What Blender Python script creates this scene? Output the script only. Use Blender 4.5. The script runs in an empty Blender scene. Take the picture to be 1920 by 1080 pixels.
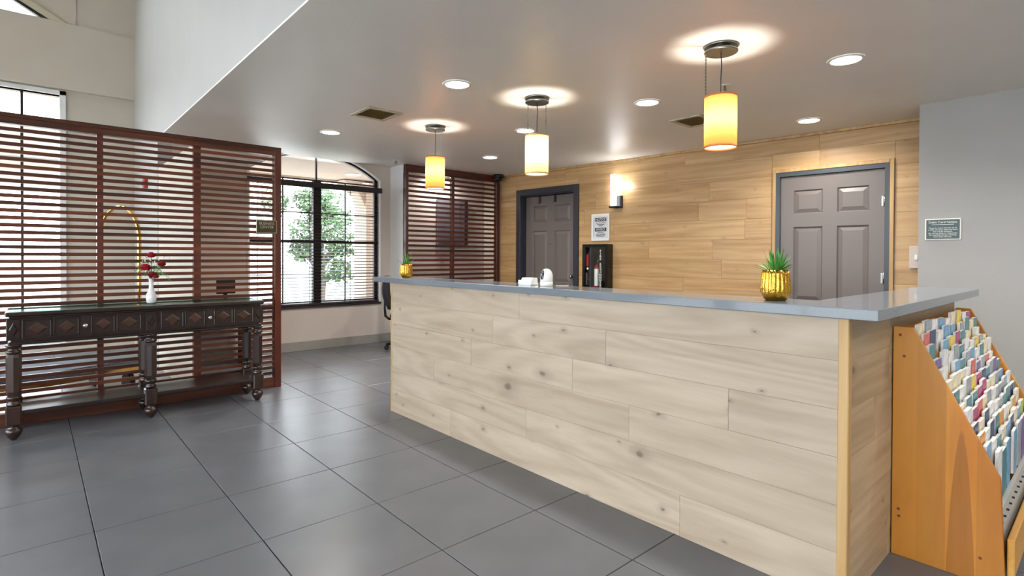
import bpy, bmesh, math, random
from mathutils import Matrix, Vector, noise

random.seed(7)
S = bpy.context.scene
COL = S.collection
PI = math.pi

# ------------------------------------------------------------------ camera
EYE = 1.28
F_PX, YAW, PITCH, ROLL = 1016.1, 0.726, 0.0096, 0.0044
cp, sp, cr, sr = math.cos(PITCH), math.sin(PITCH), math.cos(ROLL), math.sin(ROLL)
R_ = Matrix(((cr, -sr, 0), (sr, cr, 0), (0, 0, 1))) @ Matrix(((1, 0, 0), (0, cp, -sp), (0, sp, cp)))
B_ = Matrix(((math.cos(YAW), -math.sin(YAW), 0), (0, 0, -1), (math.sin(YAW), math.cos(YAW), 0)))
M_ = R_ @ B_
cam_d = bpy.data.cameras.new('camera')
cam = bpy.data.objects.new('camera', cam_d)
COL.objects.link(cam)
cam_d.sensor_width = 36.0
cam_d.lens = F_PX / 1920 * 36
cam_d.shift_y = -50.0 / 1920
cam_d.clip_start = 0.05
rt, dn, fw = M_[0], M_[1], M_[2]
cam.matrix_world = Matrix(((rt[0], -dn[0], -fw[0], 0), (rt[1], -dn[1], -fw[1], 0),
                           (rt[2], -dn[2], -fw[2], EYE), (0, 0, 0, 1)))
S.camera = cam

def project(x, y, z):
    p = M_ @ Vector((x, y, z - EYE))
    if p.z < 0.05:
        return None
    return 960 + F_PX * p.x / p.z, 490 + F_PX * p.y / p.z

# ------------------------------------------------------------------ world, exposure
W = bpy.data.worlds.new('world')
S.world = W
W.use_nodes = True
W.node_tree.nodes['Background'].inputs[0].default_value = (0.86, 0.93, 1.0, 1)
W.node_tree.nodes['Background'].inputs[1].default_value = 5.5
S.view_settings.view_transform = 'Standard'
S.view_settings.look = 'None'
S.view_settings.gamma = 1.0
S.view_settings.use_curve_mapping = False
S.view_settings.exposure = 0.95

# ------------------------------------------------------------------ materials
def new_mat(name):
    m = bpy.data.materials.new(name)
    m.use_nodes = True
    nt = m.node_tree
    return m, nt, nt.nodes, nt.links, nt.nodes['Principled BSDF']

def lin(r, g, b):
    f = lambda c: ((c / 255) / 12.92 if c / 255 <= 0.04045 else ((c / 255 + 0.055) / 1.055) ** 2.4)
    return (f(r), f(g), f(b), 1)

def plain(name, rgb, rough=0.5, metal=0.0, var=0.06, scale=8.0, bump=0.0, bscale=60.0, coat=0.0):
    m, nt, N, L, b = new_mat(name)
    c = lin(*rgb)
    tc = N.new('ShaderNodeTexCoord')
    nz = N.new('ShaderNodeTexNoise')
    nz.inputs['Scale'].default_value = scale
    nz.inputs['Detail'].default_value = 4
    L.new(tc.outputs['Object'], nz.inputs['Vector'])
    rp = N.new('ShaderNodeValToRGB')
    rp.color_ramp.elements[0].position, rp.color_ramp.elements[1].position = 0.3, 0.7
    rp.color_ramp.elements[0].color = tuple(x * (1 - var) for x in c[:3]) + (1,)
    rp.color_ramp.elements[1].color = tuple(min(1, x * (1 + var)) for x in c[:3]) + (1,)
    L.new(nz.outputs['Fac'], rp.inputs['Fac'])
    L.new(rp.outputs['Color'], b.inputs['Base Color'])
    b.inputs['Roughness'].default_value = rough
    b.inputs['Metallic'].default_value = metal
    b.inputs['Coat Weight'].default_value = coat
    if bump:
        n2 = N.new('ShaderNodeTexNoise')
        n2.inputs['Scale'].default_value = bscale
        n2.inputs['Detail'].default_value = 3
        L.new(tc.outputs['Object'], n2.inputs['Vector'])
        bp = N.new('ShaderNodeBump')
        bp.inputs['Strength'].default_value = bump
        bp.inputs['Distance'].default_value = 0.01
        L.new(n2.outputs['Fac'], bp.inputs['Height'])
        L.new(bp.outputs['Normal'], b.inputs['Normal'])
    return m

def wood(name, dark, light, stretch, rough=0.45, ring=1.0, knots=0.0, tint=0.08, fine=0.5, coat=0.0, knot_rgb=(70, 55, 42), staves=None):
    """stretch: scale per object axis - small along the grain, large across it"""
    m, nt, N, L, b = new_mat(name)
    tc = N.new('ShaderNodeTexCoord')
    oi = N.new('ShaderNodeObjectInfo')
    off = N.new('ShaderNodeVectorMath'); off.operation = 'MULTIPLY_ADD'
    off.inputs[0].default_value = (1, 1, 1)
    cmb = N.new('ShaderNodeCombineXYZ')
    for i, k in enumerate((37.1, 53.7, 71.3)):
        mu = N.new('ShaderNodeMath'); mu.operation = 'MULTIPLY'; mu.inputs[1].default_value = k
        L.new(oi.outputs['Random'], mu.inputs[0]); L.new(mu.outputs[0], cmb.inputs[i])
    ad = N.new('ShaderNodeVectorMath'); ad.operation = 'ADD'
    L.new(tc.outputs['Object'], ad.inputs[0]); L.new(cmb.outputs[0], ad.inputs[1])
    mp = N.new('ShaderNodeMapping'); mp.inputs['Scale'].default_value = stretch
    L.new(ad.outputs[0], mp.inputs['Vector'])
    n1 = N.new('ShaderNodeTexNoise'); n1.inputs['Scale'].default_value = 1.0
    n1.inputs['Detail'].default_value = 6; n1.inputs['Roughness'].default_value = 0.6; n1.inputs['Distortion'].default_value = 0.6
    L.new(mp.outputs[0], n1.inputs['Vector'])
    # rings: sine of a slow noise
    n2 = N.new('ShaderNodeTexNoise'); n2.inputs['Scale'].default_value = 0.45; n2.inputs['Detail'].default_value = 1.5
    L.new(mp.outputs[0], n2.inputs['Vector'])
    m1 = N.new('ShaderNodeMath'); m1.operation = 'MULTIPLY'; m1.inputs[1].default_value = 70.0 * ring
    L.new(n2.outputs['Fac'], m1.inputs[0])
    m2 = N.new('ShaderNodeMath'); m2.operation = 'SINE'; L.new(m1.outputs[0], m2.inputs[0])
    # fine pores
    mpf = N.new('ShaderNodeMapping'); mpf.inputs['Scale'].default_value = tuple(s * 7 for s in stretch)
    L.new(ad.outputs[0], mpf.inputs['Vector'])
    n3 = N.new('ShaderNodeTexNoise'); n3.inputs['Scale'].default_value = 1.0; n3.inputs['Detail'].default_value = 3
    L.new(mpf.outputs[0], n3.inputs['Vector'])
    a1 = N.new('ShaderNodeMath'); a1.operation = 'MULTIPLY_ADD'; a1.inputs[1].default_value = 0.07
    L.new(m2.outputs[0], a1.inputs[0]); L.new(n1.outputs['Fac'], a1.inputs[2])
    a2 = N.new('ShaderNodeMath'); a2.operation = 'MULTIPLY_ADD'; a2.inputs[1].default_value = fine * 0.35
    L.new(n3.outputs['Fac'], a2.inputs[0]); L.new(a1.outputs[0], a2.inputs[2])
    rp = N.new('ShaderNodeValToRGB')
    rp.color_ramp.elements[0].position, rp.color_ramp.elements[1].position = 0.38, 0.82
    rp.color_ramp.elements[0].color, rp.color_ramp.elements[1].color = lin(*dark), lin(*light)
    L.new(a2.outputs[0], rp.inputs['Fac'])
    hsv = N.new('ShaderNodeHueSaturation')
    mv = N.new('ShaderNodeMapRange'); mv.inputs['To Min'].default_value = 1 - tint; mv.inputs['To Max'].default_value = 1 + tint
    L.new(oi.outputs['Random'], mv.inputs['Value']); L.new(mv.outputs[0], hsv.inputs['Value'])
    L.new(rp.outputs['Color'], hsv.inputs['Color'])
    out = hsv.outputs['Color']
    if staves:                      # edge-glued boards, some with dark heartwood tongues
        sp_ = N.new('ShaderNodeSeparateXYZ'); L.new(tc.outputs['Object'], sp_.inputs[0])
        wv = N.new('ShaderNodeMath'); wv.operation = 'MULTIPLY_ADD'; wv.inputs[1].default_value = 1 / staves; wv.inputs[2].default_value = 20.3
        L.new(sp_.outputs['Y'], wv.inputs[0])
        flr = N.new('ShaderNodeMath'); flr.operation = 'FLOOR'; L.new(wv.outputs[0], flr.inputs[0])
        wn = N.new('ShaderNodeTexWhiteNoise'); wn.noise_dimensions = '1D'; L.new(flr.outputs[0], wn.inputs['W'])
        h2 = N.new('ShaderNodeHueSaturation')
        mr2 = N.new('ShaderNodeMapRange'); mr2.inputs['To Min'].default_value = 0.86; mr2.inputs['To Max'].default_value = 1.1
        L.new(wn.outputs['Value'], mr2.inputs['Value']); L.new(mr2.outputs[0], h2.inputs['Value'])
        L.new(out, h2.inputs['Color'])
        frc = N.new('ShaderNodeMath'); frc.operation = 'FRACT'; L.new(wv.outputs[0], frc.inputs[0])
        cen = N.new('ShaderNodeMath'); cen.operation = 'SUBTRACT'; cen.inputs[1].default_value = 0.5; L.new(frc.outputs[0], cen.inputs[0])
        ab = N.new('ShaderNodeMath'); ab.operation = 'POWER'; ab.inputs[1].default_value = 2; L.new(cen.outputs[0], ab.inputs[0])
        # tongue: height limit falls with distance from the board centre
        hl_ = N.new('ShaderNodeMapRange'); hl_.inputs['From Min'].default_value = 0.2; hl_.inputs['To Min'].default_value = -0.1; hl_.inputs['To Max'].default_value = 0.85
        L.new(wn.outputs['Value'], hl_.inputs['Value'])
        t1 = N.new('ShaderNodeMath'); t1.operation = 'MULTIPLY_ADD'; t1.inputs[1].default_value = -2.6; L.new(ab.outputs[0], t1.inputs[0]); L.new(hl_.outputs[0], t1.inputs[2])
        nt2 = N.new('ShaderNodeMath'); nt2.operation = 'MULTIPLY_ADD'; nt2.inputs[1].default_value = 0.16; L.new(n1.outputs['Fac'], nt2.inputs[0]); L.new(sp_.outputs['Z'], nt2.inputs[2])
        t2 = N.new('ShaderNodeMath'); t2.operation = 'SUBTRACT'; L.new(t1.outputs[0], t2.inputs[0]); L.new(nt2.outputs[0], t2.inputs[1])
        t3 = N.new('ShaderNodeMapRange'); t3.inputs['From Max'].default_value = 0.03; t3.inputs['To Max'].default_value = 0.6; L.new(t2.outputs[0], t3.inputs['Value'])
        mt = N.new('ShaderNodeMix'); mt.data_type = 'RGBA'
        L.new(t3.outputs[0], mt.inputs['Factor']); L.new(h2.outputs['Color'], mt.inputs['A']); mt.inputs['B'].default_value = lin(138, 82, 20)
        out = mt.outputs['Result']
    if knots:
        sep = N.new('ShaderNodeSeparateXYZ')
        nk = N.new('ShaderNodeTexNoise'); nk.inputs['Scale'].default_value = 14; nk.inputs['Detail'].default_value = 2
        L.new(ad.outputs[0], nk.inputs['Vector'])
        mx = N.new('ShaderNodeVectorMath'); mx.operation = 'MULTIPLY_ADD'; mx.inputs[1].default_value = (0.035,) * 3
        L.new(nk.outputs['Color'], mx.inputs[0]); L.new(ad.outputs[0], mx.inputs[2])
        L.new(mx.outputs[0], sep.inputs[0])
        ck = N.new('ShaderNodeCombineXYZ')
        ml = N.new('ShaderNodeMath'); ml.operation = 'MULTIPLY'; ml.inputs[1].default_value = 0.62
        L.new(sep.outputs['X' if stretch[0] < 2 else 'Y'], ml.inputs[0])
        L.new(ml.outputs[0], ck.inputs[0]); L.new(sep.outputs['Z'], ck.inputs[1])
        vo = N.new('ShaderNodeTexVoronoi'); vo.voronoi_dimensions = '2D'; vo.inputs['Scale'].default_value = 3.6
        vo.inputs['Randomness'].default_value = 1.0
        L.new(ck.outputs[0], vo.inputs['Vector'])
        sc3 = N.new('ShaderNodeSeparateColor'); L.new(vo.outputs['Color'], sc3.inputs[0])
        szr = N.new('ShaderNodeMapRange'); szr.inputs['From Min'].default_value = 0.3; szr.inputs['To Min'].default_value = 4.0; szr.inputs['To Max'].default_value = 0.75
        L.new(sc3.outputs[0], szr.inputs['Value'])
        kd = N.new('ShaderNodeMath'); kd.operation = 'MULTIPLY'
        L.new(vo.outputs['Distance'], kd.inputs[0]); L.new(szr.outputs[0], kd.inputs[1])
        kr = N.new('ShaderNodeValToRGB')
        e = kr.color_ramp.elements
        e[0].position, e[1].position = 0.03, 0.24
        e[0].color, e[1].color = (0.8, 0.8, 0.8, 1), (0, 0, 0, 1)
        mid = e.new(0.07); mid.color = (0.26, 0.26, 0.26, 1)
        L.new(kd.outputs[0], kr.inputs['Fac'])
        km = N.new('ShaderNodeMath'); km.operation = 'MULTIPLY'; km.inputs[1].default_value = knots
        L.new(kr.outputs['Color'], km.inputs[0])
        mi = N.new('ShaderNodeMix'); mi.data_type = 'RGBA'
        L.new(km.outputs[0], mi.inputs['Factor']); L.new(out, mi.inputs['A'])
        mi.inputs['B'].default_value = lin(*knot_rgb)
        out = mi.outputs['Result']
    L.new(out, b.inputs['Base Color'])
    b.inputs['Roughness'].default_value = rough
    b.inputs['Coat Weight'].default_value = coat
    b.inputs['Coat Roughness'].default_value = 0.15
    bp = N.new('ShaderNodeBump'); bp.inputs['Strength'].default_value = 0.12; bp.inputs['Distance'].default_value = 0.003
    L.new(a2.outputs[0], bp.inputs['Height']); L.new(bp.outputs['Normal'], b.inputs['Normal'])
    return m

def emit(name, rgb, strength):
    m, nt, N, L, b = new_mat(name)
    b.inputs['Base Color'].default_value = (0.8, 0.8, 0.8, 1)
    b.inputs['Emission Color'].default_value = lin(*rgb)
    b.inputs['Emission Strength'].default_value = strength
    return m

def pane_mat(name, tint=(1, 1, 1), gloss=0.07):
    m, nt, N, L, b = new_mat(name)
    N.remove(b)
    t = N.new('ShaderNodeBsdfTransparent'); t.inputs[0].default_value = (*tint, 1)
    g = N.new('ShaderNodeBsdfGlossy'); g.inputs['Roughness'].default_value = 0.02
    mx = N.new('ShaderNodeMixShader'); mx.inputs[0].default_value = gloss
    L.new(t.outputs[0], mx.inputs[1]); L.new(g.outputs[0], mx.inputs[2])
    L.new(mx.outputs[0], N['Material Output'].inputs[0])
    return m

def shade_mat(name, rgb):
    m, nt, N, L, b = new_mat(name)
    N.remove(b)
    tc = N.new('ShaderNodeTexCoord')
    mp = N.new('ShaderNodeMapping'); mp.inputs['Scale'].default_value = (220, 220, 60)
    L.new(tc.outputs['Object'], mp.inputs['Vector'])
    nz = N.new('ShaderNodeTexNoise'); nz.inputs['Scale'].default_value = 1; nz.inputs['Detail'].default_value = 2
    L.new(mp.outputs[0], nz.inputs['Vector'])
    c = lin(*rgb)
    rp = N.new('ShaderNodeValToRGB')
    rp.color_ramp.elements[0].color = tuple(x * 0.8 for x in c[:3]) + (1,)
    rp.color_ramp.elements[1].color = c
    L.new(nz.outputs['Fac'], rp.inputs['Fac'])
    d = N.new('ShaderNodeBsdfDiffuse'); t = N.new('ShaderNodeBsdfTranslucent')
    L.new(rp.outputs[0], d.inputs[0]); L.new(rp.outputs[0], t.inputs[0])
    mx = N.new('ShaderNodeMixShader'); mx.inputs[0].default_value = 0.6
    L.new(d.outputs[0], mx.inputs[1]); L.new(t.outputs[0], mx.inputs[2])
    L.new(mx.outputs[0], N['Material Output'].inputs[0])
    return m

MAT = {}
MAT['wall'] = plain('greige_paint', (202, 192, 184), 0.6, var=0.02, scale=3, bump=0.08, bscale=45)
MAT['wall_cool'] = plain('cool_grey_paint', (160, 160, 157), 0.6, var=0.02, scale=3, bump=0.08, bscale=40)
MAT['wall_bulk'] = plain('pale_grey_paint', (176, 176, 173), 0.6, var=0.02, scale=3, bump=0.08, bscale=40)
MAT['wall_warm'] = plain('warm_greige_paint', (196, 188, 174), 0.6, var=0.02, scale=3, bump=0.05, bscale=40)
MAT['ceiling'] = plain('ceiling_paint', (240, 236, 229), 0.42, var=0.02, scale=2, bump=0.12, bscale=38)
MAT['tile'] = plain('porcelain_tile', (103, 105, 110), 0.3, var=0.10, scale=3.5, bump=0.03, bscale=120)
MAT['grout'] = plain('tile_grout', (58, 59, 62), 0.8)
MAT['base'] = plain('grey_tile_skirting', (150, 148, 142), 0.4)
MAT['white'] = plain('white_paint', (228, 229, 228), 0.4, var=0.01)
MAT['plastic_white'] = plain('white_plastic', (236, 236, 232), 0.3, var=0.01)
MAT['oak_y'] = wood('limed_oak_along', (162, 144, 122), (187, 171, 150), (7, 0.8, 7), 0.5, 1.3, 0.9, 0.03)
MAT['oak_x'] = wood('limed_oak_side', (158, 136, 106), (188, 167, 136), (0.7, 9, 9), 0.5, 1.0, 0.8, 0.05)
MAT['oak_wall'] = wood('natural_oak_cladding', (166, 128, 80), (200, 166, 118), (0.6, 9, 8), 0.42, 1.0, 0.45, 0.06, knot_rgb=(110, 80, 50))
MAT['oak_trim'] = wood('oak_edge_trim', (168, 132, 82), (198, 164, 112), (14, 14, 0.8), 0.45, 0.6, 0, 0.03)
MAT['rack'] = wood('honey_maple', (182, 112, 28), (214, 150, 54), (5, 5, 0.55), 0.38, 0.35, 0, 0.03, fine=0.3, coat=0.2, staves=0.098)
MAT['rack_x'] = wood('honey_maple_rail', (190, 134, 54), (222, 174, 92), (0.6, 9, 9), 0.38, 0.4, 0, 0.03, fine=0.3)
MAT['slat'] = wood('mahogany_slat', (56, 26, 16), (120, 62, 36), (0.8, 14, 14), 0.4, 0.5, 0, 0.22, fine=0.5, coat=0.15)
MAT['slat_z'] = wood('mahogany_post', (66, 24, 14), (124, 54, 32), (14, 14, 0.8), 0.38, 0.5, 0, 0.08, fine=0.5, coat=0.15)
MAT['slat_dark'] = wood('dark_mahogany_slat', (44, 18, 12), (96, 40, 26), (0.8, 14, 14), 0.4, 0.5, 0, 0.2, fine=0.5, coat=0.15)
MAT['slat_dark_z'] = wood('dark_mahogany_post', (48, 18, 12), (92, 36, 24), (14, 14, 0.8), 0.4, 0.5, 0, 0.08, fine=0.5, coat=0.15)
MAT['espresso'] = wood('espresso_wood', (26, 16, 13), (48, 31, 25), (1.2, 14, 14), 0.34, 0.5, 0, 0.05, fine=0.5, coat=0.2)
MAT['espresso_z'] = wood('espresso_turned', (28, 16, 13), (56, 35, 27), (14, 14, 1.2), 0.3, 0.5, 0, 0.06, fine=0.5, coat=0.3)
MAT['lozenge'] = wood('walnut_lozenge', (54, 32, 24), (80, 50, 36), (1.2, 14, 14), 0.35, 0.5, 0, 0.08, coat=0.3)
MAT['counter'] = plain('grey_quartz', (112, 120, 128), 0.14, var=0.03, scale=90, coat=0.3)
MAT['door'] = plain('taupe_door_paint', (108, 101, 97), 0.42, var=0.01)
MAT['frame'] = plain('slate_door_frame', (56, 66, 74), 0.4, var=0.03)
MAT['frame_dark'] = plain('charcoal_casing', (48, 48, 58), 0.45, var=0.03)
MAT['black'] = plain('black_plastic', (22, 22, 24), 0.4, var=0.1)
MAT['black_metal'] = plain('black_enamel', (16, 17, 18), 0.25, var=0.1)
MAT['bronze'] = plain('dark_bronze_aluminium', (42, 36, 38), 0.4, var=0.05)
MAT['blind'] = plain('dark_blind_slat', (50, 42, 44), 0.45, var=0.08)
MAT['nickel'] = plain('brushed_nickel', (150, 150, 146), 0.28, 1.0, var=0.05)
MAT['chrome'] = plain('satin_chrome', (215, 215, 212), 0.18, 1.0, var=0.02)
MAT['brass'] = plain('polished_brass', (226, 180, 96), 0.18, 1.0, var=0.05)
MAT['gold'] = plain('gold_mercury_glass', (206, 160, 62), 0.18, 1.0, var=0.22, scale=70, bump=0.25, bscale=110)
MAT['red'] = plain('red_enamel', (170, 24, 26), 0.35)
MAT['rose'] = plain('red_petal', (176, 20, 38), 0.6, var=0.25, scale=60)
MAT['rose_dark'] = plain('dark_red_petal', (140, 22, 26), 0.6, var=0.25, scale=60)
MAT['green'] = plain('green_leaf', (66, 140, 44), 0.5, var=0.35, scale=30)
MAT['green_dark'] = plain('dark_green_leaf', (58, 96, 44), 0.55, var=0.35, scale=30)
MAT['cream_bloom'] = plain('cream_filler_bloom', (226, 226, 200), 0.7, var=0.05)
MAT['soil'] = plain('brown_moss', (70, 62, 34), 0.9, var=0.3, scale=60)
MAT['fabric'] = plain('black_chair_fabric', (34, 36, 40), 0.85, var=0.2, scale=90)
MAT['vent'] = plain('aged_white_vent', (196, 188, 162), 0.5, var=0.04)
MAT['vent_in'] = plain('tan_louver', (166, 146, 98), 0.55, var=0.06)
MAT['sign_green'] = plain('green_sign_face', (26, 62, 58), 0.35, var=0.04)
MAT['sign_bronze'] = plain('bronze_sign_face', (66, 62, 48), 0.4, 0.3, var=0.06)
MAT['sign_gold'] = plain('pale_gold_edge', (196, 184, 150), 0.4, 0.4, var=0.04)
MAT['sign_white'] = plain('white_sign_face', (212, 216, 220), 0.35, var=0.01)
MAT['ink'] = plain('navy_ink', (34, 38, 52), 0.5, var=0.02)
MAT['letter'] = plain('white_lettering', (232, 232, 228), 0.5, var=0.01)
MAT['glass'] = pane_mat('window_glass')
MAT['glass_case'] = pane_mat('cabinet_glass', (0.75, 0.8, 0.78), 0.1)
MAT['glass_top'] = pane_mat('green_table_glass', (0.75, 0.9, 0.86), 0.22)
MAT['lens'] = emit('downlight_lens', (255, 250, 240), 9.0)
MAT['diffuser'] = emit('pendant_diffuser', (255, 236, 205), 2.5)
MAT['tube'] = emit('sconce_glass', (248, 250, 255), 5.0)
MAT['shade_o'] = shade_mat('amber_linen_shade', (158, 108, 56))
MAT['shade_y'] = shade_mat('ivory_linen_shade', (172, 148, 100))
MAT['shade_band_o'] = plain('amber_shade_rim', (196, 120, 66), 0.7)
MAT['shade_band_y'] = plain('tan_shade_rim', (170, 136, 84), 0.7)
MAT['milk'] = plain('milk_glass', (232, 232, 236), 0.2, var=0.01, coat=0.3)
MAT['carpet'] = plain('blue_grey_carpet', (128, 136, 146), 0.95, var=0.3, scale=120, bump=0.5, bscale=200)
MAT['rubber'] = plain('black_rubber', (20, 20, 20), 0.7)
MAT['stucco'] = plain('beige_stucco', (206, 188, 172), 0.85, var=0.03, bump=0.2, bscale=60)
MAT['concrete'] = plain('pale_concrete', (200, 198, 192), 0.9, var=0.06)
MAT['bark'] = plain('bark', (90, 78, 66), 0.9, var=0.3, scale=20)
MAT['leaf'] = plain('tree_leaf', (82, 112, 70), 0.6, var=0.35, scale=3)
MAT['car'] = plain('slate_blue_car_paint', (60, 74, 96), 0.25, 0.3, coat=0.6)
MAT['peg'] = plain('grey_pegboard', (170, 170, 166), 0.6, var=0.03)
MAT['paper'] = plain('paper_edges', (226, 226, 222), 0.7, var=0.05, scale=120)
MAT['panel_grey'] = plain('grey_metal_panel', (120, 118, 128), 0.35, 0.3, var=0.1)

# ------------------------------------------------------------------ mesh helpers
class MB:
    def __init__(self):
        self.v, self.f, self.sm = [], [], []
    def add(self, vs, fs, smooth=False):
        o = len(self.v)
        self.v += [tuple(x) for x in vs]
        self.f += [tuple(i + o for i in q) for q in fs]
        self.sm += [smooth] * len(fs)
        return self
    def box(self, x0, x1, y0, y1, z0, z1):
        return self.add([(x0, y0, z0), (x1, y0, z0), (x1, y1, z0), (x0, y1, z0), (x0, y0, z1), (x1, y0, z1), (x1, y1, z1), (x0, y1, z1)],
                        [(0, 3, 2, 1), (4, 5, 6, 7), (0, 1, 5, 4), (1, 2, 6, 5), (2, 3, 7, 6), (3, 0, 4, 7)])
    def cbox(self, x0, x1, y0, y1, z0, z1, c):
        """box with chamfered edges all round"""
        bm = bmesh.new()
        bmesh.ops.create_cube(bm, size=1)
        for v in bm.verts:
            v.co = ((x0 + x1) / 2 + v.co.x * (x1 - x0), (y0 + y1) / 2 + v.co.y * (y1 - y0), (z0 + z1) / 2 + v.co.z * (z1 - z0))
        bmesh.ops.bevel(bm, geom=bm.edges[:], offset=c, segments=1, affect='EDGES', profile=0.5)
        bm.verts.index_update()
        self.add([v.co[:] for v in bm.verts], [[v.index for v in f.verts] for f in bm.faces])
        bm.free()
        return self
    def prism(self, poly, axis, a, b):
        """polygon (2-D) extruded along axis from a to b.  axis 'y': poly=(x,z); 'x': poly=(y,z); 'z': poly=(x,y)"""
        n = len(poly)
        mk = {'y': lambda p, t: (p[0], t, p[1]), 'x': lambda p, t: (t, p[0], p[1]), 'z': lambda p, t: (p[0], p[1], t)}[axis]
        vs = [mk(p, a) for p in poly] + [mk(p, b) for p in poly]
        fs = [tuple(range(n)), tuple(range(2 * n - 1, n - 1, -1))] + [(i, n + i, n + (i + 1) % n, (i + 1) % n) for i in range(n)]
        return self.add(vs, fs)
    def lathe(self, prof, cx=0, cy=0, cz=0, n=24, smooth=True, fl=None):
        """prof: (r,z) bottom to top"""
        vs, fs = [], []
        for r, z in prof:
            for i in range(n):
                a = 2 * PI * i / n
                rr = r * (fl(a, z) if fl else 1)
                vs.append((cx + rr * math.cos(a), cy + rr * math.sin(a), cz + z))
        for k in range(len(prof) - 1):
            for i in range(n):
                j = (i + 1) % n
                fs.append((k * n + i, k * n + j, (k + 1) * n + j, (k + 1) * n + i))
        self.add(vs, fs, smooth)
        self.add([vs[i] for i in range(n)], [tuple(range(n - 1, -1, -1))])
        self.add(vs[-n:], [tuple(range(n))])
        return self
    def cyl(self, p, q, r, n=12, r2=None, smooth=True):
        p, q = Vector(p), Vector(q)
        d = (q - p).normalized()
        u = d.orthogonal().normalized(); w = d.cross(u)
        r2 = r if r2 is None else r2
        vs = [p + (u * math.cos(2 * PI * i / n) + w * math.sin(2 * PI * i / n)) * r for i in range(n)]
        vs += [q + (u * math.cos(2 * PI * i / n) + w * math.sin(2 * PI * i / n)) * r2 for i in range(n)]
        self.add(vs, [(i, (i + 1) % n, n + (i + 1) % n, n + i) for i in range(n)], smooth)
        self.add(vs[:n], [tuple(range(n - 1, -1, -1))]); self.add(vs[n:], [tuple(range(n))])
        return self
    def tube(self, pts, r, n=8):
        pts = [Vector(p) for p in pts]
        rs = r if isinstance(r, (list, tuple)) else [r] * len(pts)
        u = None; vs = []
        for i, p in enumerate(pts):
            d = (pts[min(i + 1, len(pts) - 1)] - pts[max(i - 1, 0)]).normalized()
            u = d.orthogonal().normalized() if u is None else (u - d * u.dot(d)).normalized()
            w = d.cross(u)
            vs += [p + (u * math.cos(2 * PI * k / n) + w * math.sin(2 * PI * k / n)) * rs[i] for k in range(n)]
        fs = [(i * n + k, i * n + (k + 1) % n, (i + 1) * n + (k + 1) % n, (i + 1) * n + k) for i in range(len(pts) - 1) for k in range(n)]
        self.add(vs, fs, True)
        self.add(vs[:n], [tuple(range(n - 1, -1, -1))]); self.add(vs[-n:], [tuple(range(n))])
        return self
    def ball(self, c, rx, ry=None, rz=None, n=14, m=9):
        ry = ry or rx; rz = rz or rx
        vs = [(c[0] + rx * math.sin(PI * (k + .02) / (m + .04)) * math.cos(2 * PI * i / n), c[1] + ry * math.sin(PI * (k + .02) / (m + .04)) * math.sin(2 * PI * i / n), c[2] - rz * math.cos(PI * (k + .02) / (m + .04))) for k in range(m + 1) for i in range(n)]
        fs = [(k * n + i, k * n + (i + 1) % n, (k + 1) * n + (i + 1) % n, (k + 1) * n + i) for k in range(m) for i in range(n)]
        return self.add(vs, fs, True)
    def blade(self, base, direction, up, length, width, droop, seg=5):
        """a tapering bent leaf with a folded midrib"""
        d, u = Vector(direction).normalized(), Vector(up).normalized()
        s = d.cross(u).normalized()
        vs, fs = [], []
        p = Vector(base)
        for k in range(seg + 1):
            t = k / seg
            w = width * (0.55 + 0.9 * t) * (1 - t) ** 0.8 if t < 1 else 0.0005
            w = max(w, 0.0005)
            vs += [p - s * w + u * w * .3, p + u * 0, p + s * w + u * w * .3]
            p = p + (d - Vector((0, 0, 1)) * droop * t * t).normalized() * (length / seg)
        for k in range(seg):
            a = 3 * k
            fs += [(a, a + 1, a + 4, a + 3), (a + 1, a + 2, a + 5, a + 4)]
        return self.add(vs, fs, True)
    def build(self, name, mat, parent=None, local=False, center=False):
        me = bpy.data.meshes.new(name)
        vs = self.v
        if parent is not None and not local:
            inv = parent.matrix_basis.inverted()
            if parent.parent is not None:
                inv = inv @ parent.parent.matrix_basis.inverted()
            vs = [inv @ Vector(v) for v in vs]
        loc = Vector((0, 0, 0))
        if center:
            n = len(vs)
            lo = [min(v[i] for v in vs) for i in range(3)]; hi = [max(v[i] for v in vs) for i in range(3)]
            loc = Vector([(lo[i] + hi[i]) / 2 for i in range(3)])
            vs = [Vector(v) - loc for v in vs]
        me.from_pydata([tuple(v) for v in vs], [], self.f)
        me.polygons.foreach_set('use_smooth', self.sm)
        bm = bmesh.new(); bm.from_mesh(me)
        bmesh.ops.remove_doubles(bm, verts=bm.verts, dist=1e-6)
        bmesh.ops.recalc_face_normals(bm, faces=bm.faces)
        bm.to_mesh(me); bm.free()
        me.materials.append(MAT[mat] if isinstance(mat, str) else mat)
        o = bpy.data.objects.new(name, me)
        o.location = loc
        COL.objects.link(o)
        if parent is not None:
            o.parent = parent
        return o

def tag(o, label=None, cat=None, group=None, kind=None):
    for k, v in (('label', label), ('category', cat), ('group', group), ('kind', kind)):
        if v:
            o[k] = v
    return o

def thing(name, label, cat, loc=(0, 0, 0), rz=0.0, group=None):
    o = bpy.data.objects.new(name, None)
    o.empty_display_size = 0.1
    COL.objects.link(o)
    o.location = loc
    o.rotation_euler = (0, 0, rz)
    o.matrix_basis = Matrix.Translation(loc) @ Matrix.Rotation(rz, 4, 'Z')
    return tag(o, label, cat, group)

def struct(name, mb, mat, label=None):
    o = mb.build(name, mat)
    o['kind'] = 'structure'
    if label:
        o['label'] = label
        o['category'] = name.split('_')[0]
    return o

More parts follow.
